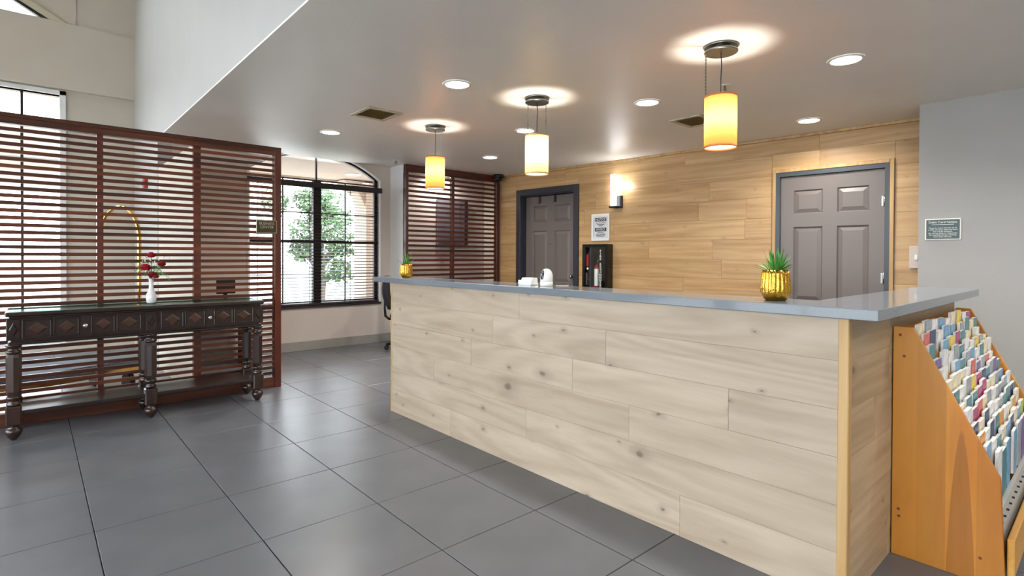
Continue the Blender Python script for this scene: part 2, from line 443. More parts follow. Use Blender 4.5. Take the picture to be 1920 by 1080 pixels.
def text(name, body, size, mat, parent, loc, rot, align='CENTER', extrude=0.0006, sx=1.0, font_space=1.0, bold=0.0):
    c = bpy.data.curves.new(name, 'FONT')
    c.body = body; c.size = size; c.align_x = align; c.align_y = 'CENTER'; c.extrude = extrude
    c.space_line = font_space; c.offset = bold
    c.materials.append(MAT[mat])
    tmp = bpy.data.objects.new(name, c)
    COL.objects.link(tmp)
    bpy.context.view_layer.update()
    me = bpy.data.meshes.new_from_object(tmp.evaluated_get(bpy.context.evaluated_depsgraph_get()))
    bpy.data.objects.remove(tmp)
    o = bpy.data.objects.new(name, me)
    COL.objects.link(o)
    o.parent = parent
    o.location = loc; o.rotation_euler = rot; o.scale = (sx, 1, 1)
    return o

def lamp(name, kind, loc, energy, color, parent=None, **kw):
    d = bpy.data.lights.new(name, kind)
    d.energy = energy; d.color = color
    for k, v in kw.items():
        setattr(d, k, v)
    o = bpy.data.objects.new(name, d)
    COL.objects.link(o)
    o.location = loc
    if parent:
        o.parent = parent
    return o

# ------------------------------------------------------------------ structure
HC = 2.60                 # low ceiling
HA = 5.6                  # atrium ceiling
XB = 1.08                 # bulkhead plane
YW = 7.29                 # wall with the arched window
YF = 9.12                 # atrium far wall
XL, YB = -4.5, -4.0       # atrium left wall, wall behind
XR = 5.745                # white wall
XO = 7.2

fl = struct('floor', MB().box(XL, XO, YB, YF + .1, -0.12, -0.006), 'grout', 'grey porcelain tiled lobby floor with dark joints')
TX, TY, X0, Y0 = 0.5603, 0.592, 0.215, 2.545
tile_me = None
for i in range(-6, 14):
    for j in range(-5, 13):
        cx, cy = X0 + (i + .5) * TX, Y0 + (j + .5) * TY
        if cx > XO or cy > YF or (cx > 2.9 and 0.95 < cy < 5.0) or cy < 0.1:
            continue
        if cx > 6.1 or (cy > YW - .1 and cx > XB):
            continue
        ok = False
        for a in (-.5, 0, .5):
            for b in (-.5, 0, .5):
                q = project(cx + a * TX, cy + b * TY, 0)
                if q and -60 < q[0] < 1980 and q[1] < 1140:
                    ok = True
        if not ok:
            continue
        if tile_me is None:
            t = MB().cbox(-TX / 2 + .0022, TX / 2 - .0022, -TY / 2 + .0022, TY / 2 - .0022, -0.012, 0, 0.0016).build('tile', 'tile')
            tile_me = t.data
        else:
            t = bpy.data.objects.new('tile', tile_me); COL.objects.link(t)
        t.location = (cx, cy, 0); t.parent = fl

struct('ceiling', MB().box(XB, XO, YB, YW, HC, HC + .012), 'ceiling', 'low greige ceiling with recessed lights over the counter')
struct('ceiling_atrium', MB().box(XL, XB, YB, YF + .4, HA, HA + .1), 'ceiling')
bk = MB().prism([(YB, HC + .012), (YW, HC + .012), (YW, 0), (YF + .3, 0), (YF + .3, HA + .05), (YB, HA + .05)], 'x', XB, XB + .14)
struct('wall_bulkhead', bk, 'wall_bulk', 'pale grey bulkhead wall above the low ceiling edge')

# window wall with arched opening
WX0, WX1, WZ0, WSP = 2.035, 3.865, 0.60, 2.385
wcx = (WX0 + WX1) / 2
def arch_z(x):
    return 1.195 + math.sqrt(max(0, 1.498 ** 2 - (x - wcx) ** 2))
wm = MB()
wm.box(XB + .14, WX0, YW, YW + .18, 0, HC + .3)
wm.box(WX1, XO, YW, YW + .18, 0, HC + .3)
wm.box(WX0, WX1, YW, YW + .18, 0, WZ0)
arcx = [WX0 + (WX1 - WX0) * k / 28 for k in range(29)]
wm.prism([(x, arch_z(x)) for x in arcx] + [(WX1, HC + .3), (WX0, HC + .3)], 'y', YW, YW + .18)
struct('wall_window', wm, 'wall', 'greige wall around the arched window')
struct('baseboard_window', MB().cbox(XB + .14, 4.06, YW - .014, YW, 0, .125, .003), 'base', 'grey tile skirting under the arched window')

# arched window
win = MB()
fy0, fy1 = YW + .09, YW + .14
win.box(WX0, WX0 + .05, fy0, fy1, WZ0, WSP)
win.box(WX1 - .05, WX1, fy0, fy1, WZ0, WSP)
win.box(WX0, WX1, fy0, fy1, WZ0, WZ0 + .05)
pts_o = [(x, arch_z(x)) for x in arcx]
for k in range(28):
    (xa, za), (xb, zb) = pts_o[k], pts_o[k + 1]
    win.add([(xa, fy0, za), (xb, fy0, zb), (xb, fy0, zb - .03), (xa, fy0, za - .03), (xa, fy1, za), (xb, fy1, zb), (xb, fy1, zb - .03), (xa, fy1, za - .03)],
            [(0, 1, 2, 3), (4, 7, 6, 5), (3, 2, 6, 7), (0, 4, 5, 1)])
w1 = win.build('window_1', 'bronze'); w1['kind'] = 'structure'; w1['category'] = 'window'; w1['label'] = 'arched window with dark bronze frame'
MB().box(wcx - .055, wcx + .055, fy0 - .02, fy1, WZ0, 2.3).build('mullion', 'bronze', w1)
MB().box(wcx - .009, wcx + .009, fy0 + .01, fy1 - .01, 2.3, arch_z(wcx)).build('muntin', 'bronze', w1)
MB().box(WX0, WX1, fy0 + .005, fy1 - .005, 2.30, 2.318).build('muntin', 'bronze', w1)
MB().box(WX0, WX1, fy0 - .01, fy1, 1.445, 1.485).build('meeting_rail', 'bronze', w1)
for zz in (1.86, 1.02):
    MB().box(WX0, WX1, fy0 + .015, fy1 - .015, zz - .008, zz + .008).build('muntin', 'bronze', w1)
for xx in (wcx - .45, wcx + .42):
    MB().box(xx - .008, xx + .008, fy0 + .015, fy1 - .015, WZ0, 2.3).build('muntin', 'bronze', w1)
MB().box(WX0 + .03, wcx - .03, fy0 + .03, fy0 + .034, WZ0 + .03, 2.31).build('pane', 'glass', w1)
MB().box(wcx + .03, WX1 - .03, fy0 + .03, fy0 + .034, WZ0 + .03, 2.31).build('pane', 'glass', w1)
MB().prism([(x, arch_z(x) - .02) for x in arcx] + [(WX1, 2.31), (WX0, 2.31)], 'y', fy0 + .03, fy0 + .034).build('pane', 'glass', w1)
MB().box(WX0 - .01, WX1 + .01, YW - .02, YW + .16, WZ0 - .03, WZ0).build('window_sill', 'bronze', w1)
am = MB()
for k in range(28):
    (xa, za), (xb, zb) = pts_o[k], pts_o[k + 1]
    am.add([(xa, YW - .012, za), (xb, YW - .012, zb), (xb, YW - .012, zb - .022), (xa, YW - .012, za - .022), (xa, YW + .01, za), (xb, YW + .01, zb), (xb, YW + .01, zb - .022), (xa, YW + .01, za - .022)],
           [(0, 3, 2, 1), (3, 7, 6, 2), (0, 1, 5, 4)])
am.box(WX1 - .02, WX1 + .004, YW - .012, YW + .01, WZ0, WSP).box(WX0 - .004, WX0 + .02, YW - .012, YW + .01, WZ0, WSP)
am.build('reveal_bead', 'white', w1)

# blind
bl = thing('window_blind', 'dark open horizontal blind hanging in the arched window', 'blind', (wcx, YW + .03, WZ0))
MB().cbox(WX0 - .01, WX1 + .01, YW - .045, YW + .035, 2.195, 2.268, .006).build('valance', 'bronze', bl)
nsl = 37
for k in range(nsl):
    z = WZ0 + .03 + k * (2.18 - WZ0 - .03) / (nsl - 1)
    MB().add([(WX0 + .02, YW + .015, z - .004), (WX1 - .02, YW + .015, z - .004), (WX1 - .02, YW + .06, z + .004), (WX0 + .02, YW + .06, z + .004),
              (WX0 + .02, YW + .015, z - .001), (WX1 - .02, YW + .015, z - .001), (WX1 - .02, YW + .06, z + .007), (WX0 + .02, YW + .06, z + .007)],
             [(0, 3, 2, 1), (4, 5, 6, 7), (0, 1, 5, 4), (1, 2, 6, 5), (2, 3, 7, 6), (3, 0, 4, 7)]).build('slat', 'blind', bl)
MB().cbox(WX0 + .02, WX1 - .02, YW + .01, YW + .06, WZ0 + .002, WZ0 + .022, .003).build('bottom_rail', 'blind', bl)
for xx in (WX0 + .12, wcx - .13, wcx + .45, WX1 - .09):
    MB().box(xx - .004, xx + .004, YW + .012, YW + .014, WZ0 + .02, 2.2).build('ladder_cord', 'blind', bl)

# screened niche: side wall beside the slatted screen by the wood wall
struct('wall_niche', MB().box(4.03, 4.075, 6.9, YW, 0, HC), 'white', 'narrow white wall end beside the dark slatted screen')

# atrium far wall
AX0, AX1, AZ0, AZ1 = -3.2, 0.288, 0.12, 3.33
af = MB()
af.box(AX1, XB, YF, YF + .2, 0, 3.45)
af.box(XL, AX0, YF, YF + .2, 0, 3.45)
af.box(AX0, AX1, YF, YF + .2, 0, AZ0)
af.box(AX0, AX1, YF, YF + .2, AZ1, 3.45)
af.box(XL, XB, YF - .075, YF + .2, 3.40, 4.25)
# above the ledge: wall with a raking clerestory opening
def rake(x): return 4.25 + (0.13 - x) * 0.56
yr = YF - .05
af.box(0.45, XB, yr + .012, yr + .2, 4.24, HA)
af.prism([(0.45, 4.24), (0.45, HA), (XL, HA), (XL, min(HA, rake(XL) + .35)), (-2.0, rake(-2.0)), (0.13, 4.25)], 'y', yr, yr + .2)
struct('wall_atrium', af, 'wall_warm', 'tall warm greige atrium wall with a stepped ledge')
cw = MB().add([(0.18, yr - .03, 4.25), (0.34, yr - .03, 4.25), (-1.85, yr - .03, rake(-1.85) + .14), (-1.93, yr - .03, rake(-1.93)),
               (0.18, yr + .1, 4.25), (0.34, yr + .1, 4.25), (-1.85, yr + .1, rake(-1.85) + .14), (-1.93, yr + .1, rake(-1.93))],
              [(0, 1, 2, 3), (4, 7, 6, 5), (0, 4, 5, 1), (1, 5, 6, 2), (2, 6, 7, 3), (3, 7, 4, 0)])
w3 = cw.build('window_3', MAT['vent']); w3['kind'] = 'structure'; w3['category'] = 'window'; w3['label'] = 'raking clerestory window high in the atrium wall'
MB().add([(0.10, yr - .035, 4.25), (0.16, yr - .035, 4.25), (-1.9, yr - .035, rake(-1.9) + .01), (-1.9, yr - .035, rake(-1.9) - .03),
          (0.10, yr + .02, 4.25), (0.16, yr + .02, 4.25), (-1.9, yr + .02, rake(-1.9) + .01), (-1.9, yr + .02, rake(-1.9) - .03)],
         [(0, 1, 2, 3), (4, 7, 6, 5), (0, 4, 5, 1), (1, 5, 6, 2), (2, 6, 7, 3), (3, 7, 4, 0)]).build('gasket', 'black', w3)
MB().add([(XL, yr + .1, 4.25), (0.16, yr + .1, 4.25), (-2.0, yr + .1, rake(-2.0)), (XL, yr + .1, rake(XL))], [(0, 1, 2, 3)]).build('pane', 'glass', w3)

aw = MB()
ay0, ay1 = YF - .03, YF + .1
aw.box(AX1 - .005, AX1 + .055, ay0, ay1, AZ0, AZ1 + .05)
aw.box(AX0, AX1 + .055, ay0, ay1, AZ1, AZ1 + .05)
aw.box(AX0, AX1, ay0, ay1, AZ0, AZ0 + .05)
w2 = aw.build('window_2', 'white'); w2['kind'] = 'structure'; w2['category'] = 'window'; w2['label'] = 'tall white framed atrium window behind the slatted screen'
for xx in (-.08, -1.1, -2.1):
    MB().box(xx - .014, xx + .014, YF + .02, YF + .07, AZ0, AZ1).build('mullion', 'bronze', w2)
MB().box(AX0, AX1, YF + .02, YF + .07, 2.46, 2.50).build('transom', 'white', w2)
xs = [AX0, -2.1, -1.1, -.08, AX1]
for a, b in zip(xs, xs[1:]):
    MB().box(a, b, YF + .04, YF + .045, AZ0 + .03, AZ1).build('pane', 'glass', w2)

# unseen atrium left wall, tall glazing added for daylight fill; wall behind the camera
lw = MB()
lw.box(XL - .2, XL, YB, YF + .2, 0, .12).box(XL - .2, XL, YB, YF + .2, 2.7, HA)
for y in (-4.0, -1.2, 1.6, 4.4, 7.2, 8.8):
    lw.box(XL - .2, XL, y, y + .3, .12, 2.7)
struct('wall_left', lw, 'wall')
struct('wall_back', MB().box(XL, XO, YB - .2, YB, 0, HA), 'wall')
w4 = MB()
for y in (-3.5, -.7, 2.1, 4.9, 7.7):
    w4.box(XL - .1, XL - .05, y + 1.12, y + 1.18, .12, 2.7)
w4 = w4.build('fill_window', 'bronze'); w4['kind'] = 'structure'; w4['category'] = 'window'; w4['label'] = 'unseen row of tall side windows with bronze bars, added for daylight'

# white wall and end of the room
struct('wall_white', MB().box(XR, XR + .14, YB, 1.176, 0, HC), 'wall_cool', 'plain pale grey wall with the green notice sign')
struct('wall_far_right', MB().box(XO - .1, XO, YB, YW, 0, HC), 'wall')
struct('wall_partition', MB().cbox(XB + .005, XB + .06, 5.56, YW, 0, 2.27, .004), 'wall_warm', 'low tan partition wall behind the slatted screen')

# ------------------------------------------------------------------ wood wall (own frame: x along wall, y into the wall)
WA = Vector((5.842, 6.856, 0))
WD = Vector((0.07538, -0.99715, 0))
WRZ = math.atan2(WD.y, WD.x)
def wall_root(name, label=None, cat=None, s=0, t=0, z=0):
    rot = Matrix.Rotation(WRZ, 4, 'Z')
    p = WA + rot @ Vector((s, t, 0)); p.z = z
    return thing(name, label, cat, p, WRZ)
ww = wall_root('wall_wood')
ww['kind'] = 'structure'; ww['label'] = 'back wall clad in natural oak planks'; ww['category'] = 'wall'
D1 = (0.46, 1.52, 2.24)          # door 1 opening s0,s1,top
D2 = (4.36, 5.324, 2.16)
b = MB()
L0, L1 = -0.55, 6.0
for a0, a1, z0, z1 in ((L0, D1[0], 0, HC), (D1[0], D1[1], D1[2], HC), (D1[1], D2[0], 0, HC), (D2[0], D2[1], D2[2], HC), (D2[1], L1, 0, HC)):
    b.box(a0, a1, .014, .16, z0, z1)
b.build('wall_core', 'wall_warm', ww, local=True)
rows = [0, .095, .327, .559, .791, 1.023, 1.255, 1.488, 1.72, 1.953, 2.18, 2.412, HC - .03]
fixed = {10: [2.45, 4.75], 9: [1.9, 3.555], 8: [1.7, 3.42, 4.0], 6: [2.75, 3.6], 7: [2.2, 3.98]}
rnd = random.Random(3)
SK1 = (0.365, 1.608, 2.335); SK2 = (4.275, 5.405, 2.242)
for r in range(len(rows) - 1):
    z0, z1 = rows[r], rows[r + 1]
    js = fixed.get(r)
    if js is None:
        js = []; x = rnd.uniform(.3, 1.5)
        while x < 5.9:
            js.append(x); x += rnd.uniform(1.1, 1.9)
    ends = [-.02] + [j for j in js] + [5.75]
    for a, c in zip(ends, ends[1:]):
        segs = [(a, c)]
        for (s0, s1, zt) in (SK1, SK2):
            if z0 < zt - .02:
                nx = []
                for (p, q) in segs:
                    if q <= s0 or p >= s1: nx.append((p, q)); continue
                    if p < s0: nx.append((p, s0))
                    if q > s1: nx.append((s1, q))
                segs = nx
        for (s0, s1, zt) in (SK1, SK2):
            if z0 < zt < z1 - .02:
                p, q = max(a, s0), min(c, s1)
                if q - p > .02:
                    MB().cbox(p + .0006, q - .0006, 0, .013, zt + .0006, z1 - .0006, .0009).build('plank', 'oak_wall', ww, local=True, center=True)
        for (p, q) in segs:
            if q - p < .02 or z1 < .9 and p > 0:      # hidden behind the counter
                if q - p < .02: continue
            zlo = z0
            pr = rnd.uniform(0, .0016)
            MB().cbox(p + .0006, q - .0006, -pr, .013, zlo + .0006, z1 - .0006, .0009).build('plank', 'oak_wall', ww, local=True, center=True)
MB().cbox(-.02, 5.75, -.02, .012, HC - .03, HC, .004).build('crown_strip', 'oak_trim', ww, local=True)

def door_slab(d, s0, s1, z1, t0, mat='door'):
    """six-panel slab: stiles and rails with recessed raised panels"""
    w = s1 - s0
    cols = [(s0 + .135 * w, s0 + .43 * w), (s0 + .57 * w, s0 + .865 * w)]
    rowsz = [(z1 - .405, z1 - .15), (z1 - 1.34, z1 - .545), (.18, z1 - 1.50)]
    m = MB()
    th = .04
    def bx(a, c, z0, zz): m.box(a, c, t0, t0 + th, z0, zz)
    bx(s0, cols[0][0], .01, z1); bx(cols[1][1], s1, .01, z1); bx(cols[0][1], cols[1][0], .01, z1)
    zc = [z1] + [v for rr in rowsz for v in (rr[1], rr[0])] + [.01]
    for c in cols:
        for k in range(0, len(zc), 2):
            bx(c[0], c[1], zc[k + 1], zc[k])
    slab = m.build('door_slab', mat, d, local=True)
    for c in cols:
        for (z0, zz) in rowsz:
            p = MB()
            i1, i2 = .012, .052
            def ring(i, t): return [(c[0] + i, t, z0 + i), (c[1] - i, t, z0 + i), (c[1] - i, t, zz - i), (c[0] + i, t, zz - i)]
            R0, R1, R2 = ring(0, t0 + .001), ring(i1, t0 + .015), ring(i2, t0 + .003)
            vs = R0 + R1 + R2
            fs = []
            for a in (0, 4):
                fs += [(a + k, a + (k + 1) % 4, a + 4 + (k + 1) % 4, a + 4 + k) for k in range(4)]
            fs.append((8, 9, 10, 11))
            p.add(vs, fs).build('door_panel', mat, slab, local=True)
    return slab

# door 2 - right
d2 = wall_root('door_2'); d2['kind'] = 'structure'; d2['label'] = 'closed taupe six-panel door with slate frame near the white wall'; d2['category'] = 'door'
s0, s1, zt = D2
fr = MB().box(s0 - .042, s0, -.012, .1, 0, zt + .045).box(s1, s1 + .042, -.012, .1, 0, zt + .045).box(s0, s1, -.012, .1, zt, zt + .045)
fr.box(s0, s0 + .012, .06, .1, 0, zt).box(s1 - .012, s1, .06, .1, 0, zt)
fr.build('door_frame', 'frame', d2, local=True)
tm = MB().cbox(s0 - .078, s0 - .042, -.022, .012, 0, zt + .082, .004).cbox(s1 + .042, s1 + .078, -.022, .012, 0, zt + .082, .004).cbox(s0 - .042, s1 + .042, -.022, .012, zt + .045, zt + .082, .004)
tm.build('door_trim', 'oak_trim', d2, local=True)
door_slab(d2, s0 + .004, s1 - .004, zt - .006, .016)
for z in (1.84, 1.08, .3):
    MB().cyl((s1 - .004, .006, z - .055), (s1 - .004, .006, z + .055), .009).box(s1 - .03, s1 - .004, .012, .017, z - .05, z + .05).build('hinge', 'nickel', d2, local=True)
MB().cyl((s0 + .07, .016, .98), (s0 + .07, -.03, .98), .012).ball((s0 + .07, -.045, .98), .03).build('door_knob', 'nickel', d2, local=True)

# door 1 - deep set, wide charcoal casing
d1 = wall_root('door_1'); d1['kind'] = 'structure'; d1['label'] = 'taupe six-panel door recessed in wide charcoal casing beside fire extinguisher'; d1['category'] = 'door'
s0, s1, zt = D1
fr = MB().cbox(s0 - .095, s0, -.03, .012, 0, zt + .095, .006).cbox(s1, s1 + .088, -.03, .012, 0, zt + .095, .006).cbox(s0 - .0005, s1 + .0005, -.03, .012, zt, zt + .095, .006)
fr.build('door_casing', 'frame_dark', d1, local=True)
MB().box(s0, s0 + .012, 0, .16, 0, zt).box(s1 - .012, s1, 0, .16, 0, zt).box(s0 + .012, s1 - .012, 0, .16, zt - .012, zt).build('door_jamb', 'frame_dark', d1, local=True)
door_slab(d1, s0 + .015, s1 - .014, zt - .02, .10)
for s in (s0 + .31, s0 + .62):
    MB().box(s - .022, s + .022, .092, .099, zt - .12, zt - .015).box(s - .022, s + .022, .07, .099, zt - .126, zt - .118).build('over_door_hook', 'black', d1, local=True)
MB().cyl((s0 + .53, .1, 1.47), (s0 + .53, .094, 1.47), .012).build('peephole', 'nickel', d1, local=True)
MB().cyl((s1 - .09, .1, .98), (s1 - .09, .06, .98), .012).ball((s1 - .09, .045, .98), .03).build('door_knob', 'nickel', d1, local=True)

# things on the wood wall
sc = wall_root('wall_sconce', 'lit white glass tube sconce on dark bracket between the doors', 'sconce', 2.25, -.001, 1.94)
MB().cbox(-.03, .10, -.02, 0, .0, .17, .003).build('backplate', 'black_metal', sc, local=True)
MB().cbox(-.062, .035, -.10, -.018, .0, .03, .003).build('bracket', 'black_metal', sc, local=True)
MB().lathe([(.03, .03), (.04, .034), (.04, .455), (.034, .462)], -.014, -.06, 0, 20).build('glass_tube', 'tube', sc, local=True)
lamp('sconce_bulb', 'POINT', (.14, -.10, .30), 1.8, (.9, .95, 1), sc, shadow_soft_size=.05)

ns = wall_root('notice_sign', 'white framed bilingual notice sign above the fire extinguisher cabinet', 'sign', 1.99, -.001, 1.50)
MB().cbox(-.152, .152, -.018, 0, 0, .378, .004).build('sign_frame', 'letter', ns, local=True)
MB().box(-.118, .128, -.0195, -.017, .035, .345).build('sign_face', 'sign_white', ns, local=True)
MB().box(-.085, .105, -.021, -.0185, .272, .322).build('header_band', 'ink', ns, local=True)
MB().box(-.085, .105, -.021, -.0185, .132, .182).build('header_band', 'ink', ns, local=True)
RT = (PI / 2, 0, 0)
text('lettering', 'NOTICE', .046, 'letter', ns, (.01, -.0215, .297), RT, sx=1.0)
text('lettering', 'AVISO', .046, 'letter', ns, (.01, -.0215, .157), RT, sx=1.15)
for z, w in ((.25, .16), (.23, .13), (.21, .07), (.115, .11), (.095, .15), (.079, .16), (.063, .13)):
    MB().box(.01 - w / 2, .01 + w / 2, -.0205, -.0190, z - .004, z + .004).build('text_line', 'ink', ns, local=True)
MB().box(-.108, -.103, -.0205, -.0190, .07, .3).build('text_line', 'ink', ns, local=True)

fe = wall_root('extinguisher_cabinet', 'black fire extinguisher cabinet with clear door on the oak wall', 'cabinet', 1.98, -.001, .74)
cm = MB().box(-.212, -.17, -.13, 0, 0, .71).box(.17, .212, -.13, 0, 0, .71).box(-.17, .17, -.13, 0, 0, .04).box(-.17, .17, -.13, 0, .67, .71).box(-.17, .17, -.012, 0, .04, .67)
cm.build('cabinet_box', 'black_metal', fe, local=True)
MB().box(-.172, .172, -.125, -.12, .038, .672).build('door_pane', 'glass_case', fe, local=True)
MB().cbox(-.135, -.105, -.138, -.124, .40, .57, .003).build('break_bar', 'red', fe, local=True)
MB().ball((-.118, -.13, .37), .016, .008, .016).build('pull_knob', 'plastic_white', fe, local=True)
MB().cbox(-.145, -.125, -.136, -.124, .14, .31, .002).build('latch_strip', 'nickel', fe, local=True)
for k, ch in enumerate('FIRE EXTINGUISHER'):
    if ch != ' ':
        text('lettering', ch, .04, 'letter', fe, (.095, -.127, .615 - k * .0365), RT, sx=1.25, bold=.0008)
ex = wall_root('fire_extinguisher', 'red fire extinguisher with pale label inside the black cabinet', 'fire extinguisher', 2.0, -.075, .782)
MB().lathe([(.05, 0), (.055, .006), (.055, .33), (.05, .36), (.028, .385), (.022, .40)], 0, 0, 0, 20).build('cylinder', 'red', ex, local=True)
MB().lathe([(.0556, .09), (.0559, .092), (.0559, .325), (.0556, .327)], 0, 0, 0, 20).build('label_wrap', 'sign_white', ex, local=True)
MB().lathe([(.018, .40), (.02, .43), (.014, .45)], 0, 0, 0, 12).box(-.01, .01, -.015, .05, .445, .462).box(-.01, .01, -.02, .055, .475, .49).build('valve_handle', 'nickel', ex, local=True)
MB().tube([(0.0, -.02, .42), (.03, -.03, .40), (.05, -.03, .33), (.056, -.03, .2)], .009).build('hose', 'rubber', ex, local=True)

sw = wall_root('wall_switch', 'pale switch cover plate on the oak wall at the white wall corner', 'switch', 5.58, -.001, 1.18)
MB().cbox(-.055, .055, -.02, 0, 0, .21, .004).build('cover_plate', 'wall', sw, local=True)
MB().cbox(-.012, .012, -.028, -.018, .08, .13, .003).build('toggle', 'plastic_white', sw, local=True)

# notice sign on the white wall
dn_ = thing('green_notice_sign', 'dark green debit card notice sign with white edge on the pale grey wall', 'sign', (XR - .001, 1.006, 1.433), -PI / 2)
MB().cbox(-.121, .121, -.012, 0, 0, .178, .003).build('sign_border', 'letter', dn_, local=True)
MB().box(-.112, .112, -.0135, -.011, .008, .170).build('sign_face', 'sign_green', dn_, local=True)
text('lettering', 'Debit Card Notice', .025, 'letter', dn_, (0, -.0136, .148), RT)
MB().box(-.075, .075, -.0142, -.0132, .1275, .1305).build('underline', 'letter', dn_, local=True)
text('lettering', 'Please be aware that the use of\na debit card may authorize more\nthan will be expected.\nWe are not liable or responsible\nfor overdraft charges resulting\nfrom debit card use.', .0148, 'letter', dn_, (0, -.0136, .063), RT, extrude=.0004)

# ------------------------------------------------------------------ counter
CX, CY0, CY1, CT = 2.22, 0.66, 3.995, 1.10
ct = thing('reception_counter', 'long L-shaped reception counter clad in pale knotty oak planks', 'counter', (2.34, 2.3, 0))
MB().box(CX + .013, CX + .19, CY0 + .013, CY1 - .013, 0, 1.058).box(CX + .19, 4.1, CY0 + .013, CY0 + .16, 0, 1.058).build('counter_core', 'oak_trim', ct)
crow = [0, .19, .365, .543, .72, .90, 1.06]
cj = {5: [2.432], 4: [2.684, 1.768], 3: [2.912, 1.997, 1.108], 2: [3.365, 1.62], 1: [2.367], 0: [3.15, 1.335]}
rnd = random.Random(11)
for r in range(6):
    ys = [CY1 - .014] + cj[r] + [CY0 + .028]
    for a, c in zip(ys, ys[1:]):
        pr = rnd.uniform(0, .0012)
        MB().cbox(CX - pr, CX + .013, c + .0005, a - .0005, crow[r] + .0003, crow[r + 1] - .0003, .0005).build('plank', 'oak_y', ct, center=True)
    # right side
    for a, c in ((CX + .03, 2.79 + rnd.uniform(-.25, .2)), (0, 4.1)):
        if a == 0: a = lastx
        MB().cbox(a + .0005, c - .0005, CY0 + rnd.uniform(-.001, 0), CY0 + .013, crow[r] + .0003, crow[r + 1] - .0003, .0005).build('plank', 'oak_x', ct, center=True)
        lastx = c
MB().cbox(CX - .006, CX + .03, CY0 - .006, CY0 + .03, 0, 1.06, .003).build('corner_post', 'oak_trim', ct)
MB().cbox(CX - .004, CX + .03, CY1 - .016, CY1 + .004, 0, 1.06, .003).build('corner_post', 'oak_trim', ct)
tp = MB().prism([(2.17, .553), (4.13, .553), (4.13, .85), (2.47, .85), (2.47, 4.215), (2.17, 4.215)], 'z', 1.06, CT)
top = tp.build('countertop', 'counter', ct)
bv = top.modifiers.new('edge', 'BEVEL'); bv.width = .003; bv.segments = 2; bv.limit_method = 'ANGLE'

# ------------------------------------------------------------------ brochure rack
RX0, RX1 = 2.79, 4.12
prof = [(.655, 0), (.655, .985), (.585, .985), (.303, .43), (.285, 0)]
rk = thing('brochure_rack', 'honey coloured wooden brochure rack with sloping sides beside the counter', 'rack', (3.45, .5, 0))
for i, x in enumerate((RX0, RX1 - .02)):
    o = MB().prism(prof, 'x', x, x + .02).build('side_panel', 'rack', rk)
    bv = o.modifiers.new('edge', 'BEVEL'); bv.width = .002; bv.segments = 1
MB().box(RX0 + .02, RX1 - .02, .64, .655, .03, .975).build('back_panel', 'rack', rk)
MB().prism([(.312, .27), (.327, .27), (.305, .05), (.29, .05)], 'x', RX0 + .02, RX1 - .02).build('front_board', 'peg', rk)
MB().cbox(RX0 + .02, RX1 - .02, .262, .284, .05, .20, .004).build('front_rail', 'rack_x', rk)
MB().box(RX0 + .02, RX1 - .02, .30, .64, .03, .05).build('base_shelf', 'rack', rk)
for k in range(13):
    y = .574 - k * .0207; z = .985 - k * .0425
    MB().box(RX0 + .02, RX1 - .02, y + .0185, y + .0200, z - .30 if z > .4 else .06, z - .045).build('tier_divider', 'rack_x', rk)
for k in range(14):
    zz = .08 + k * .021
    MB().box(RX0 + .06 + k * .085, RX0 + .067 + k * .085, .300, .3092, .236, .243).build('peg_hole', 'black', rk) if k < 13 else None
for (y, z) in ((.63, .95), (.615, .86), (.63, .2), (.628, .17), (.36, .1)):
    MB().cyl((RX0 - .0012, y, z), (RX0 + .002, y, z), .006, 10).build('wood_plug', plain('plug', (110, 52, 20), .5) if 'plug' not in bpy.data.materials else bpy.data.materials['plug'], rk)

BCOL = {'teal': (70, 128, 136), 'sky blue': (110, 160, 196), 'navy': (44, 58, 100), 'white': (228, 228, 226), 'lime': (172, 196, 90), 'yellow': (230, 200, 70),
        'coral': (206, 96, 84), 'magenta': (168, 62, 112), 'orange': (222, 150, 66), 'grey': (150, 158, 164), 'purple': (116, 90, 150), 'cream': (228, 214, 180)}
for n, c in BCOL.items():
    MAT['cov_' + n] = plain('leaflet_cover_' + n.replace(' ', '_'), c, .35, var=.3, scale=26)
rnd = random.Random(5)
TIER = 'top second third fourth fifth sixth seventh eighth ninth tenth eleventh twelfth lowest'.split()
top_rows = ['coral', 'teal', 'sky blue', 'lime', 'teal', 'grey']
for k in range(13):
    y = .574 - k * .0207; z = .985 - k * .0425
    x = RX0 + .035
    while x < RX1 - .13:
        w = .1
        col = rnd.choice(list(BCOL)) if rnd.random() < .4 else rnd.choice(['white', 'grey', 'sky blue', 'teal', 'white', 'cream'])
        th = rnd.uniform(.011, .0172)
        h = rnd.uniform(-.012, .018)
        if rnd.random() < .95:
            lf = thing('leaflet_stack', 'stack of %s covered leaflets in the %s tier of the wooden brochure rack' % (col, TIER[k]), 'leaflets', (x + w / 2, y + .008, max(.06, z - .2)), rnd.uniform(-.008, .008), 'leaflet stacks in the brochure rack')
            zb = max(.06, z - .2)
            nl = 3
            MB().box(-w / 2, w / 2, -.008 + .0022, -.008 + th, 0, z + h - zb).build('pages', 'paper', lf, local=True)
            MB().box(-w / 2 - .001, w / 2 + .001, -.008, -.008 + .002, 0, z + h - zb + .001).build('cover', 'cov_' + col, lf, local=True)
        x += rnd.uniform(.112, .15)

